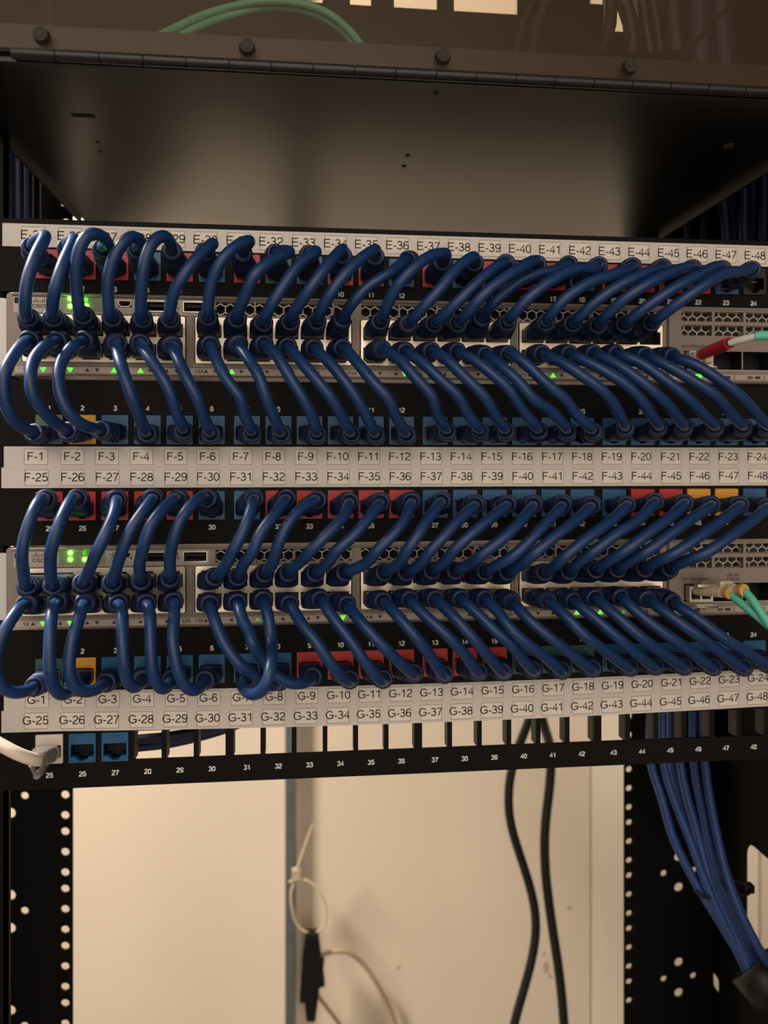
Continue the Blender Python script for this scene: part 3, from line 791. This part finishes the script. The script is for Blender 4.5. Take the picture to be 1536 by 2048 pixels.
CORDS_G = """\
41,1214 24,1236 5,1270 -8,1314 -7,1351 10,1380 37,1386 58,1380
108,1210 103,1232 100,1283 99,1334 105,1371 122,1390 140,1383
164,1212 157,1242 145,1276 139,1317 140,1354 156,1380 181,1383 200,1375
239,1210 245,1232 245,1276 247,1317 252,1354 266,1376 281,1368
295,1210 301,1236 301,1283 303,1324 310,1361 327,1380 340,1368
348,1207 349,1232 345,1270 349,1310 359,1351 379,1381 398,1378 405,1368
421,1214 430,1242 450,1290 481,1331 508,1351,42 519,1367,40 544,1372,34
478,1210 484,1239 503,1273 500,1280 520,1310,44 544,1344,42 578,1366,40 608,1366,36
529,1205 536,1232 543,1283 542,1334,62 532,1371,64 514,1390,62 493,1383,54 485,1371,40
583,1212 602,1246 632,1283 659,1324 685,1356 698,1364
646,1204 666,1236 700,1280 730,1324 756,1356 764,1362
698,1214 720,1242 757,1283 798,1324 827,1348
771,1205 795,1232 828,1270 859,1310 886,1349
823,1204 855,1236 893,1270 930,1310 955,1344
876,1202 906,1232 943,1273 977,1314 1004,1344
927,1202 957,1229 991,1263 1018,1285 1043,1317 1065,1339
974,1202 1001,1229 1019,1256 1057,1290 1094,1317 1121,1341
1030,1209 1057,1239 1097,1273 1141,1307 1182,1338
1101,1205 1131,1232 1168,1270 1212,1303 1256,1335
1151,1205 1189,1236 1233,1273 1273,1307 1307,1333
1195,1199 1233,1232 1277,1270 1321,1303 1365,1333
1246,1198 1283,1232 1334,1270 1382,1303 1422,1335
1300,1202 1341,1232 1388,1266 1439,1303 1483,1335
1351,1209 1388,1232 1439,1270 1490,1303 1534,1330"""
MOUTH_G = """\
52,1209 68,1374
113,1205 148,1374
169,1207 211,1366
237,1207 284,1359
293,1207 343,1359
347,1204 409,1361
420,1209 558,1364
475,1206 625,1354
527,1201 496,1364
580,1209 700,1360
642,1200 767,1359
695,1210 829,1347
767,1203 889,1349
821,1200 958,1344
872,1199 1007,1344
923,1199 1067,1339
971,1199 1124,1341
1026,1205 1185,1337
1097,1203 1260,1335
1148,1203 1311,1333
1192,1197 1368,1333
1243,1196 1426,1334
1297,1199 1487,1335
1348,1206 1537,1330"""
# ------------------------------------------------------------------ patch cords
CORD_R = 0.0029
def boot(b, p0, p1, d):               # strain relief boot bending from the port at p0 to leave p1 along d
    p0 = Vector(p0); p1 = Vector(p1); L = (p1-p0).length
    q1 = p0+Vector((0, -1, 0))*(L*0.45); q2 = p1-d*(L*0.42)
    def cen(s):
        s = min(s, 1.0); return p0*(1-s)**3+q1*(3*s*(1-s)**2)+q2*(3*s*s*(1-s))+p1*s**3
    def tan(s):
        s = min(max(s, 0.0), 1.0); return ((q1-p0)*(1-s)**2+(q2-q1)*(2*s*(1-s))+(p1-q2)*s*s).normalized()
    st = [(0, 0.0058, 0.0040, 5), (0.12, 0.0060, 0.0043, 5), (0.30, 0.0060, 0.0046, 4), (0.46, 0.0058, 0.0049, 3)]
    for k in range(4):
        s = 0.54+0.09*k; q = 0.0056-0.00013*k; g = 0.0050
        st += [(s, q, g, 2.6), (s+0.015, q-0.0006, g-0.0006, 2.5), (s+0.045, q-0.0006, g-0.0006, 2.5), (s+0.06, q-0.0001, g, 2.4)]
    st += [(0.92, 0.0051, 0.0050, 2), (0.97, 0.0051, 0.0050, 2), (1.0, 0.0046, 0.0046, 2), (1.0, 0.0032, 0.0032, 2), (0.94, 0.0030, 0.0030, 2)]
    R = []
    for s, w, h, e in st:
        r = []; ax = tan(s); X = Vector((1, 0, 0)); Z_ = Vector((0, 0, 1))
        Y = (Z_-ax*Z_.dot(ax)); X = (X-ax*X.dot(ax))
        if Y.length > X.length: Y.normalize(); X = Y.cross(ax)*-1
        else: X.normalize(); Y = ax.cross(X)*-1
        for k in range(20):
            a = 2*math.pi*k/20; c, e_ = math.cos(a), math.sin(a)
            r.append(cen(s)+X*(w*math.copysign(abs(c)**(2/e), c))+Y*(h*math.copysign(abs(e_)**(2/e), e_)))
        R.append(r)
    b.rings(R, 'boot_blue', True, True)
def plug(b, c, d, up):
    x, y, z = c
    b.box(x-0.0057, x+0.0057, -0.0018, 0.0062, z-0.0036, z+0.0030, 'plug_clear')
def parse(t): return [[tuple(float(q) for q in p.split(',')) for p in l.split()] for l in t.strip().split('\n')]
def cord(label, group, A, mA, path, mB, B, bulge=0.012, base=0.034):
    A = Vector(A); B = Vector(B); mA = Vector(mA); mB = Vector(mB)
    t = thing('patch_cable', label, 'patch cord', A, group)
    n = len(path); bulge += 0.003*(int(round(A.x/0.0137)) % 2)
    def world(i, n):
        p = path[i]; y = -p[2]/1000 if len(p) > 2 else -(base+bulge*math.sin(math.pi*i/(n-1))); return P(p[0], p[1], y)
    N = len(path); wp = [world(i, N) for i in range(N)]
    def leave(m, a, seq):
        q = next((p for p in seq if (p-m).length > 0.011), seq[-1])
        return ((m-a).normalized()*0.55+(q-m).normalized()).normalized()
    a1 = leave(mA, A, wp); b1 = leave(mB, B, wp[::-1]); pts = [mA-a1*0.004, mA, mA+a1*0.005]
    pts += [p for p in wp if (p-mA).length > 0.009 and (p-mB).length > 0.009]
    pts += [mB+b1*0.005, mB, mB-b1*0.004]
    sp = smooth_path(pts)
    part('cord', t, lambda b: b.tube(sp, CORD_R, 'cord_blue', 12))
    part('boot', t, lambda b: boot(b, A, mA, a1)); part('boot', t, lambda b: boot(b, B, mB, b1))
    part('plug', t, lambda b: plug(b, A, a1, True)); part('plug', t, lambda b: plug(b, B, b1, False))
    rel(t); return t
MY = -0.024
def swport(top, k, row): return (swcol(k), -0.0012, top+(-18.0 if row == 0 else -30.2)/1000)
def jport(i, zr): return (colx(i), -0.0012, (zr[0]+zr[1])/2-0.0016)
S1, S2 = Z(87.2), Z(-46.0)
ce, me_ = parse(CORDS_E), parse(MOUTH_E)
for i in range(23):
    j = jport(i, EJ); out = Vector(j)+Vector((0, -0.0235, 0.0040 if i < 11 else 0.002))
    cord('blue patch cord arching from the jack under label E-%d down to the upper switch' % (25+i), 'blue cords between E panel and upper switch', j, out, ce[i], P(*me_[i][0], MY), swport(S1, i, 0), *((0.010, 0.038) if i not in (11, 16) else (0.004, 0.032)))
cf, mf = parse(CORDS_F), parse(MOUTH_F)
for i in range(24):
    cord('blue patch cord hanging from the upper switch down to the jack above label F-%d' % (1+i), 'blue cords between upper switch and F panel', swport(S1, i, 1), P(*mf[i][0], MY), cf[i], P(*mf[i][1], MY), jport(i, FU))
cl, ml = parse(CORDS_F_LOW), parse(MOUTH_F_LOW)
for i in range(24):
    cord('blue patch cord running from the jack under label F-%d down to the lower switch' % (25+i), 'blue cords between F panel and lower switch', jport(i, FL), P(*ml[i][0], MY), cl[i], P(*ml[i][1], MY), swport(S2, i, 0))
cg, mg = parse(CORDS_G), parse(MOUTH_G)
GT = list(range(24)); GT[6], GT[7], GT[8] = 7, 8, 6
for i in range(24):
    k = GT[i]
    cord('blue patch cord hanging from the lower switch down to the jack above label G-%d' % (1+k), 'blue cords between lower switch and G panel', swport(S2, i, 1), P(*mg[i][0], MY), cg[i], P(*mg[i][1], -0.022), jport(k, GU))

# ------------------------------------------------------------------ white cable in G-25
j = Vector(jport(0, GL))
t = thing('patch_cable', 'white patch cord with a clear plug in the jack under label G-25', 'patch cord', j)
def wplug(b):
    e = P(72, 1519, -0.030)
    R = []
    for s, w, h in ((0, 0.0057, 0.0040), (0.30, 0.0058, 0.0044), (0.42, 0.0058, 0.0046), (0.8, 0.0046, 0.0040), (1.0, 0.0032, 0.0032)):
        c = j.lerp(e, s)
        R.append([c+Vector((w*math.copysign(abs(math.cos(a))**0.5, math.cos(a)), 0, h*math.copysign(abs(math.sin(a))**0.5, math.sin(a)))) for a in [2*math.pi*k/16 for k in range(16)]])
    b.rings(R, 'plug_clear', True, True)
    a = j.lerp(e, 0.15)+Vector((0.0, 0, -0.0042)); c = P(73, 1552, -0.020)           # locking latch
    b.tube([a, a.lerp(c, 0.6)+Vector((0, 0, -0.0008)), c], 0.0018, 'plug_clear', 8)
    b.tube([c, P(62, 1530, -0.026)], 0.0012, 'plug_clear', 8)
part('plug', t, wplug)
part('cord', t, lambda b: b.tube(smooth_path([P(82, 1520, -0.024), P(70, 1520, -0.031), P(34, 1507, -0.036), (P(0, 1489, -0.036)), P(-60, 1455, -0.034), P(-150, 1400, -0.03)], 30, 1), 0.0030, 'white_cable', 12))
rel(t)

# ------------------------------------------------------------------ fibre connections
def sfp(top, label):
    t = thing('transceiver', label, 'transceiver', (0.2205, 0, top-0.034))
    z = lambda mm: top+mm/1000
    def f(b):
        x0, x1 = 0.2140, 0.2276
        V, F = curve_mesh([rect(x0, x1, z(-34.8), z(-26.0), 0.0004, 2), rect(x0+0.0010, x0+0.0063, z(-33.2), z(-27.2), 0.0003, 2), rect(x1-0.0063, x1-0.0010, z(-33.2), z(-27.2), 0.0003, 2)], 0.016, -0.0052); b.add(V, F, 'sfp_metal')
        b.box(x0+0.001, x1-0.001, 0.0100, 0.0106, z(-34), z(-27), 'dark_void')
    part('housing', t, f)
    def bail(b):
        b.tube([(0.2146, -0.002, z(-35.6)), (0.2146, -0.0115, z(-36.4)), (0.2270, -0.0115, z(-36.4)), (0.2270, -0.002, z(-35.6))], 0.0006, 'sfp_metal', 8)
        b.box(0.2150, 0.2266, -0.0112, -0.0052, z(-36.0), z(-35.2), 'sfp_metal')
    part('bail_latch', t, bail)
    rel(t); return t
sfp(S1, 'silver fibre transceiver in the upper switch with a red booted plug'); sfp(S2, 'silver fibre transceiver in the lower switch holding a beige double plug')
t = thing('fiber_cable', 'fibre cord with a red boot and white sleeve in the upper switch', 'fibre cord', (0.2205, 0, S1-0.03))
ra, rb = P(1404, 709, -0.012), P(1459, 686, -0.036)
def lc(b):
    b.bbox(0.2150, 0.2203, -0.0085, 0.004, S1-0.0330, S1-0.0275, 'beige_plastic', 0.0006); b.bbox(0.2213, 0.2266, -0.0085, 0.004, S1-0.0330, S1-0.0275, 'beige_plastic', 0.0006)
    b.box(0.2160, 0.2256, -0.012, -0.0085, S1-0.0278, S1-0.0262, 'beige_plastic')
part('connector', t, lc)
def rboot(b):
    b.tube([ra, ra.lerp(rb, 0.5), rb], 0, 'red_boot', 14, True, [0.0031, 0.0033, 0.0033])
    b.tube([rb, rb+(rb-ra).normalized()*0.0004], 0.0026, 'ink', 14)
part('boot', t, rboot)
part('sleeve', t, lambda b: b.tube([rb-(rb-ra)*0.05, P(1480, 680, -0.040), P(1512, 672, -0.045)], 0.0019, 'fiber_white', 12))
part('cord', t, lambda b: b.tube(smooth_path([P(1509, 672, -0.045), P(1522, 671, -0.046), P(1545, 671, -0.046), P(1620, 690, -0.035)], 16, 1), 0.0024, 'fiber_aqua', 12))
rel(t)
t = thing('fiber_cable', 'fibre cord with beige double plug and two aqua leads in the lower switch', 'fibre cord', (0.2205, 0, S2-0.03))
ends = [(P(1392, 1180, -0.004), P(1456, 1186, -0.026), [(1464, 1190, -.027), (1490, 1213, -.034), (1520, 1237, -.04), (1560, 1272, -.045), (1640, 1360, -.04)]),
        (P(1408, 1172, -0.004), P(1484, 1180, -0.033), [(1490, 1183, -.034), (1505, 1200, -.038), (1522, 1226, -.042), (1550, 1265, -.045), (1610, 1350, -.04)])]
for a, e, pth in ends:
    def conn(b):
        d = e-a; b.tube([a, a+d*0.45, a+d*0.55, a+d*0.85, a+d*0.97], 0, 'beige_plastic', 12, True, [0.0029, 0.0030, 0.0027, 0.0024, 0.0022])
        for k in range(3): b.tube([a+d*(0.60+0.09*k), a+d*(0.64+0.09*k)], 0.0029, 'beige_plastic', 12)
    part('connector', t, conn)
    part('collar', t, lambda b: b.tube([e-(e-a)*0.03, e+(e-a)*0.06], 0.0033, 'yellow_crimp', 14))
    part('cord', t, lambda b: b.tube(smooth_path([P(*p) for p in pth], 24, 1), 0.0022, 'fiber_aqua', 12))
a0 = P(1444, 1170, -0.016)
part('clip', t, lambda b: (b.bbox(a0.x-0.0042, a0.x+0.0036, a0.y-0.006, a0.y+0.006, a0.z-0.0026, a0.z+0.0030, 'beige_plastic', 0.0008), b.box(a0.x-0.014, a0.x-0.004, a0.y, a0.y+0.004, a0.z-0.001, a0.z+0.0004, 'sfp_metal')))
rel(t)

# ------------------------------------------------------------------ fibre enclosure above the panels
EZ = Z(171.0); EX0, EX1 = -0.160, 0.266; FY = -0.075
enc = thing('fiber_enclosure', 'black fibre enclosure with hinged smoky acrylic door above the label strips', 'enclosure', (0.055, 0, EZ))
ETOP = Z(430)
part('tray', enc, lambda b: b.box(EX0, EX1, FY+0.004, 0.190, EZ, EZ+0.0015, 'black_tray'))
def sides(b):
    b.box(EX0, EX0+0.0015, FY+0.004, 0.190, EZ+0.0015, ETOP, 'black_paint'); b.box(EX1-0.0015, EX1, FY+0.004, 0.190, EZ+0.0015, ETOP, 'black_paint')
    b.box(EX0, EX1, FY+0.004, 0.190, ETOP, ETOP+0.0015, 'black_paint')
    b.box(EX0, EX1, FY+0.004, FY+0.0055, EZ+0.0015, P(700, 90, FY).z, 'black_paint')
part('shell', enc, sides)
def bulk(b):
    zt = P(700, 9, 0.07).z
    b.box(EX0+0.002, P(1035, 5, 0.07).x, 0.07, 0.0715, EZ+0.0016, zt, 'black_paint')
    for u0, u1, v in ((1035, 1222, 4), (1222, 1338, 62), (1338, None, -30)):
        b.box(P(u0, 5, 0.07).x, P(u1, 5, 0.07).x if u1 else EX1-0.002, 0.07, 0.0715, EZ+0.0016, P((u0+1222)/2, v, 0.07).z, 'black_paint')
    for u0, u1 in ((560, 578), (645, 700), (742, 788), (874, 908), (1052, 1180)):
        b.box(P(u0, 5, 0.07).x, P(u1, 5, 0.07).x, 0.07, 0.0715, zt, Z(425), 'black_paint')
    b.box(EX0+0.002, P(560, 5, 0.07).x, 0.07, 0.0715, zt, Z(425), 'black_paint')
part('adapter_plate', enc, bulk)
door = part('door', enc, lambda b: b.box(EX0-0.012, EX1+0.012, FY-0.004, FY-0.001, P(27, 96, FY-0.004).z, ETOP, 'smoked_acrylic'))
part('hinge_leaf', enc, lambda b: b.box(EX0, EX1, FY-0.0008, FY+0.0002, P(27, 96, FY).z, P(725, 88, FY).z, 'hinge_black'))
for u, v in ((82, 70), (494, 93), (886, 112), (1260, 133)):
    c = P(u, v, FY-0.005)
    def scr(b):
        b.cyl((c.x, FY-0.004, c.z), (c.x, FY-0.0062, c.z), 0.0036, 'screw_metal', 20, 0.0030)
        b.cyl((c.x, FY-0.0062, c.z), (c.x, FY-0.00635, c.z), 0.0011, 'ink', 6, None, False)
    part('screw', door, scr)
hz = P(27, 111, FY).z
xk = P(27, 111, FY).x; k = 0
KN = 0.0182
while xk < EX1+0.02:
    x0 = xk
    part('hinge_knuckle', enc, lambda b: b.cyl((x0+0.0002, FY-0.002, hz), (x0+KN-0.0002, FY-0.002, hz), 0.00245, 'hinge_black', 18))
    xk += KN
part('hinge_leaf', enc, lambda b: b.box(EX0, EX1, FY+0.0012, FY+0.004, EZ-0.0006, hz, 'hinge_black'))
def tray_marks(b):
    pass
for (u, v, r) in ((816, 311, 0.0014), (808, 332, 0.0014), (872, 187, 0.0012), (195, 284, 0.0010), (200, 303, 0.0010)):
    d = ray(u, v); p = CAM+d*((EZ-CAM.z)/d.z)
    part('tray_hole', enc, lambda b: b.cyl((p.x, p.y, EZ-0.0001), (p.x, p.y, EZ-0.0003), r, 'dark_void', 12))
d = ray(168, 231); p = CAM+d*((EZ-CAM.z)/d.z)
part('tray_slot', enc, lambda b: b.box(p.x-0.0058, p.x+0.0052, p.y-0.0015, p.y+0.0015, EZ-0.0003, EZ-0.0001, 'dark_void'))
d = ray(1458, 290); p = CAM+d*((EZ-CAM.z)/d.z)
part('screw', enc, lambda b: b.cyl((p.x, p.y, EZ), (p.x, p.y, EZ-0.0015), 0.0028, 'screw_metal', 16, 0.002))
for x0, x1 in ((EX0-0.0015, EX0), (EX1, EX1+0.0015)): part('side_flange', enc, lambda b: b.box(x0, x1, FY+0.03, 0.14, EZ-0.0035, EZ+0.03, 'hinge_black'))
for x0, x1 in ((FLX-0.02, EX0), (EX1, FRX+0.02)): part('mounting_bracket', enc, lambda b: b.box(x0, x1, -0.0016, 0.0004, EZ-0.002, ETOP, 'hinge_black'))
rel(enc)
def fibre(label, pts, r, m='fiber_aqua'):
    o = part('fiber_lead', None, lambda b: b.tube(smooth_path([P(*p) for p in pts], 30, 1), r, m, 10)); return tag(o, label, 'fibre cord', 'fibre leads inside the enclosure')
fibre('upper aqua fibre lead arching behind the smoky acrylic door', [(270, 100, -.05), (330, 66, -.04), (430, 22, -.03), (540, 2, -.03), (640, 18, -.03), (700, 62, -.035), (735, 110, -.04)], 0.0019)
fibre('lower aqua fibre lead arching just under its twin behind the acrylic door', [(300, 108, -.046), (372, 66, -.036), (450, 34, -.028), (545, 14, -.026), (635, 30, -.026), (690, 66, -.03), (722, 112, -.036)], 0.0019)
t_ = part('fiber_lead', None, lambda b: b.tube(smooth_path([P(-60, 80, -.058), P(-10, 88, -.06), P(20, 93, -.061), P(60, 98, -.061)], 16, 1), 0.0020, 'fiber_aqua', 10))
tag(t_, 'short aqua fibre lead at the hinge end behind the acrylic door', 'fibre cord', 'fibre leads inside the enclosure')
for k, (pp, lab) in enumerate((
    ([(1060, 140, .03), (1075, 40, .03), (1120, -40, .03), (1180, -120, .03), (1260, -500, .03)], 'grey cable rising steeply inside the enclosure next to the cream gaps'),
    ([(1030, 110, .035), (1050, 30, .035), (1085, -30, .035), (1120, -120, .035), (1190, -500, .035)], 'thin grey cable inside the enclosure beside the adapter windows'))):
    o = part('cable', None, lambda b: b.tube(smooth_path([P(*q) for q in pp], 20, 1), 0.0028 if k == 0 else 0.0016, 'screw_metal', 10)); tag(o, lab, 'cable', 'cables inside the enclosure')
for k, pp in enumerate(([(1200, 110, .03), (1222, 45, .03), (1215, -30, .03), (1180, -140, .03), (1100, -500, .03)], [(1265, 110, .035), (1262, 40, .035), (1235, -20, .035), (1200, -140, .035), (1150, -500, .035)],
        [(1302, 110, .03), (1290, 50, .03), (1285, 0, .03), (1270, -140, .03), (1250, -500, .03)], [(1322, 110, .036), (1314, 50, .036), (1300, -10, .036), (1280, -140, .036), (1255, -500, .036)], [(1352, 110, .03), (1346, 50, .03), (1345, 0, .03), (1340, -140, .03), (1330, -500, .03)],
        [(1400, 140, .03), (1395, 50, .03), (1395, 0, .03), (1390, -140, .03), (1385, -500, .03)], [(1450, 140, .034), (1440, 50, .034), (1440, 0, .034), (1440, -140, .034), (1435, -500, .034)])):
    o = part('cable', None, lambda b: b.tube(smooth_path([P(*q) for q in pp], 20, 1), (0.0042, 0.0048, 0.0034, 0.0040, 0.0075, 0.0090, 0.0085)[k], 'power_black' if k < 5 else 'dark_cable_blue', 10))
    tag(o, ('dark cable leaving a bright forked gap behind the acrylic door', 'dark cable between the forked gap and thin sliver behind the acrylic', 'dark cable just before the thin cream sliver behind the acrylic', 'dark cable just after the thin cream sliver behind the acrylic', 'thick dark cable next to the tallest cream sliver behind the acrylic', 'thick dark bluish cable behind the acrylic beside the tallest sliver', 'thick dark bluish cable behind the acrylic near the diagonal cord')[k], 'cable', 'cables inside the enclosure')
o = part('cable', None, lambda b: b.tube(smooth_path([P(1325, 152, -.068), P(1380, 95, -.066), P(1425, 48, -.064), P(1475, -6, -.062), P(1560, -100, -.06)], 20, 1), 0.0011, 'power_black', 10)); tag(o, 'thin black cord crossing diagonally behind the acrylic door', 'cable')

# ------------------------------------------------------------------ cables beside and behind the panels
def bundle(name, label, group, pts, r, m, cat='cable'):
    o = part(name, None, lambda b: b.tube(smooth_path([P(*p) for p in pts], 40, 2), r, m, 12)); return tag(o, label, cat, group)
BUN = [
    ([(1302, 1400), (1302, 1530), (1321, 1587), (1346, 1675), (1383, 1751), (1412, 1800), (1446, 1855), (1480, 1912), (1500, 1955), (1545, 2010)], 0.13, 'outermost blue cable of the rear bundle, curving nearest the holed rail'),
    ([(1325, 1400), (1328, 1533), (1352, 1611), (1377, 1671), (1400, 1735), (1425, 1797), (1454, 1858), (1490, 1920), (1508, 1955), (1552, 2005)], 0.122, 'blue cable running second in the rear bundle beside the holed rail'),
    ([(1358, 1400), (1361, 1530), (1376, 1601), (1397, 1675), (1409, 1726), (1424, 1777), (1446, 1823), (1474, 1881), (1505, 1935), (1556, 1995)], 0.128, 'blue cable third from the holed rail, brightest of the rear bundle'),
    ([(1342, 1400), (1345, 1533), (1366, 1605), (1392, 1690), (1415, 1745), (1438, 1800), (1464, 1850), (1500, 1908), (1522, 1945), (1560, 1990)], 0.145, 'blue cable lying deepest in the middle of the rear bundle'),
    ([(1386, 1400), (1388, 1530), (1404, 1620), (1420, 1700), (1440, 1770), (1462, 1825), (1490, 1880), (1520, 1925), (1545, 1960), (1580, 2000)], 0.135, 'blue cable fifth from the holed rail in the rear bundle'),
    ([(1406, 1400), (1410, 1526), (1422, 1611), (1436, 1680), (1447, 1730), (1462, 1776), (1478, 1818), (1504, 1872), (1530, 1918), (1590, 1990)], 0.118, 'blue cable at the outer edge of the rear bundle beside the bright cut-out')]
for pts, y, lab in BUN:
    n = len(pts)
    bundle('network_cable', lab, 'blue cables of the rear bundle', [(u, v, y+(0.0775+0.6*(y-0.13)-y)*min(1, i/(n-2))) for i, (u, v) in enumerate(pts)], 0.0031, 'cable_blue')
def tie(label, a, c, y, r):
    A, C = P(*a, y), P(*c, y)
    mid = (A+C)/2; ax = (C-A).normalized(); half = (C-A).length/2
    ring = [mid+ax*(half*math.cos(2*math.pi*k/24))+Vector((0, 1, 0))*(0.008*math.sin(2*math.pi*k/24)) for k in range(25)]
    t = thing('cable_tie', label, 'cable tie', mid)
    part('strap', t, lambda b: b.tube(ring, r, 'black_plastic', 8))
    part('head', t, lambda b: b.bbox(C.x-0.002, C.x+0.003, C.y-0.004, C.y+0.002, C.z-0.003, C.z+0.003, 'black_plastic', 0.0006)); rel(t)
tie('black cable tie around the inner blue cables, above the bundle collar', (1394, 1784), (1418, 1778), 0.098, 0.0012)
tie('black cable tie with knobbed head beside the bright side panel cut-out', (1452, 1778), (1496, 1774), 0.095, 0.0014)
c = P(1528, 1960, 0.0775); dr = (P(1560, 1998, 0.070)-P(1500, 1925, 0.085)).normalized(); q = dr.to_track_quat('Z', 'Y')
def collar(b):
    R = []
    for s, r in ((-0.011, 0.0168), (-0.0105, 0.0178), (0.0105, 0.0178), (0.011, 0.0168), (0.011, 0.0152), (-0.011, 0.0152), (-0.011, 0.0168)):
        R.append([c+q @ Vector((r*math.cos(2*math.pi*k/28), r*math.sin(2*math.pi*k/28), s)) for k in range(28)])
    b.rings(R, 'power_black', False, True)
o = part('cable_wrap', None, collar); tag(o, 'wide black hook-and-loop wrap gathering the blue cable bundle', 'cable wrap')
for k, (u, y, r, u2) in enumerate(((1443, .12, .0030, 1452), (1462, .14, .0030, 1466), (1486, .11, .0034, 1487), (1505, .13, .0030, 1505), (1526, .10, .0032, 1526), (1412, .15, .0030, 1408), (1372, .17, .0028, 1376))):
    bundle('network_cable', ('dim blue cable slanting from under the enclosure corner, beside the E strip end', 'dim blue cable second from the enclosure corner above the E strip end', 'pale-edged dim blue cable hanging straight above label E-47', 'dim blue cable hanging just past the pale-edged one above the E strip', 'dim blue cable outermost above the end of the E strip', 'dim blue cable hidden mostly under the enclosure corner', 'short dim blue cable stub showing just above label E-45')[k], 'dim blue cables above the E strip end',
        [(u-2, 250 if k < 5 else 415, y), (u, 380 if k < 5 else 430, y), (u2, 470, y), (u2+4, 560, y)], r, 'dark_cable_blue')
for k, (u, y, r) in enumerate(((8, .12, .0034), (22, .14, .0034), (38, .12, .0034), (56, .15, .0034), (72, .16, .0030))):
    bundle('network_cable', ('very dark blue cable at the frame edge beside the enclosure bracket', 'very dark blue cable second from the frame edge below the bracket', 'very dark blue cable midway between frame edge and tray edge', 'very dark blue cable fourth from the frame edge near the tray', 'very dark blue cable closest to the tray edge above label E-25')[k], 'very dark blue cables beside the tray',
        [(u-3, 180, y), (u, 300, y), (u+1, 420, y), (u+1, 560, y)], r, 'dark_cable_blue')
bundle('network_cable', 'upper dark blue cable crossing behind the openings under G-28 to G-30', 'dark cables behind the empty openings', [(215, 1495, .05), (262, 1481, .05), (330, 1474, .05), (395, 1463, .055), (450, 1448, .06), (520, 1420, .06)], 0.0029, 'dark_cable_blue')
bundle('network_cable', 'lower dark blue cable crossing behind the openings under G-28 to G-30', 'dark cables behind the empty openings', [(215, 1510, .055), (262, 1496, .055), (330, 1488, .055), (395, 1474, .06), (450, 1458, .065), (520, 1430, .065)], 0.0029, 'dark_cable_blue')
bundle('power_cable', 'black power cable bowing towards its twin before the cream wall, nearer the zip tie', 'black power cables before the wall', [(1100, 1250, .36), (1060, 1436, .38), (1034, 1500, .4), (1018, 1565, .4), (1019, 1640, .4), (1045, 1725, .4), (1067, 1800, .4), (1073, 1860, .4), (1060, 1935, .4), (1030, 2040, .4), (1010, 2140, .4)], 0.0050, 'power_black')
bundle('power_cable', 'black power cable hanging next to the holed rail before the cream wall', 'black power cables before the wall', [(1050, 1250, .32), (1083, 1436, .36), (1102, 1500, .4), (1101, 1560, .4), (1090, 1650, .4), (1090, 1735, .4), (1104, 1850, .4), (1119, 1950, .4), (1128, 2048, .4), (1132, 2150, .4)], 0.0053, 'power_black')

# ------------------------------------------------------------------ zip tie and black clip on the wall edge
t = thing('cable_tie', 'off-white nylon tie looped on the metal wall edge with its tail upright', 'cable tie', P(585, 1765, 0.588))
ring = [(578, 1764), (600, 1757), (626, 1768), (646, 1795), (653, 1825), (648, 1850), (632, 1866), (610, 1864), (592, 1845), (584, 1815), (582, 1785), (588, 1765)]
part('loop', t, lambda b: b.tube(smooth_path([P(u, v, 0.588-0.012*math.sin(i/11*math.pi)) for i, (u, v) in enumerate(ring)], 40, 1), 0.0017, 'nylon', 8))
part('head', t, lambda b: b.bbox(P(584, 1750, .586).x, P(602, 1750, .586).x, 0.581, 0.589, P(590, 1760, .584).z, P(590, 1738, .584).z, 'nylon', 0.0008))
part('tail', t, lambda b: b.tube([P(593, 1742, .585), P(608, 1700, .580), P(625, 1650, .576)], 0, 'nylon', 8, True, [0.0024, 0.0024, 0.0016]))
rel(t)
pl = [(540, 680), (605, 675), (622, 800), (637, 805), (630, 860), (640, 935), (612, 945), (590, 1115), (545, 1115), (535, 1020), (510, 1020), (525, 800)]
poly = []
for a, b_ in pl:
    w = P(400+a*0.3906, 1600+b_*0.3906, 0.575); poly.append((w.x, w.z))
t = thing('plug_clip', 'black plastic plug clip hanging from the nylon tie before the wall', 'clip', (poly[0][0], 0.575, poly[0][1]))
part('body', t, lambda b: b.prism(poly, 0.568, 0.583, 'black_plastic'))
part('shadow_tube', t, lambda b: b.tube(smooth_path([P(640, 1912, .575), P(660, 1904, .580), P(690, 1902, .588), P(722, 1922, .596), (P(752, 1965, .600)), P(775, 2010, .606), P(800, 2080, .610)], 24, 1), 0.0030, 'shadow_backing_tan', 10))  # tan tubes stand for soft cast shadow arcs on the wall
part('shadow_tube', t, lambda b: b.tube(smooth_path([P(632, 1985, .575), P(650, 2010, .585), P(680, 2050, .600), P(720, 2120, .606)], 16, 1), 0.0026, 'shadow_backing_tan', 10))
rel(t)
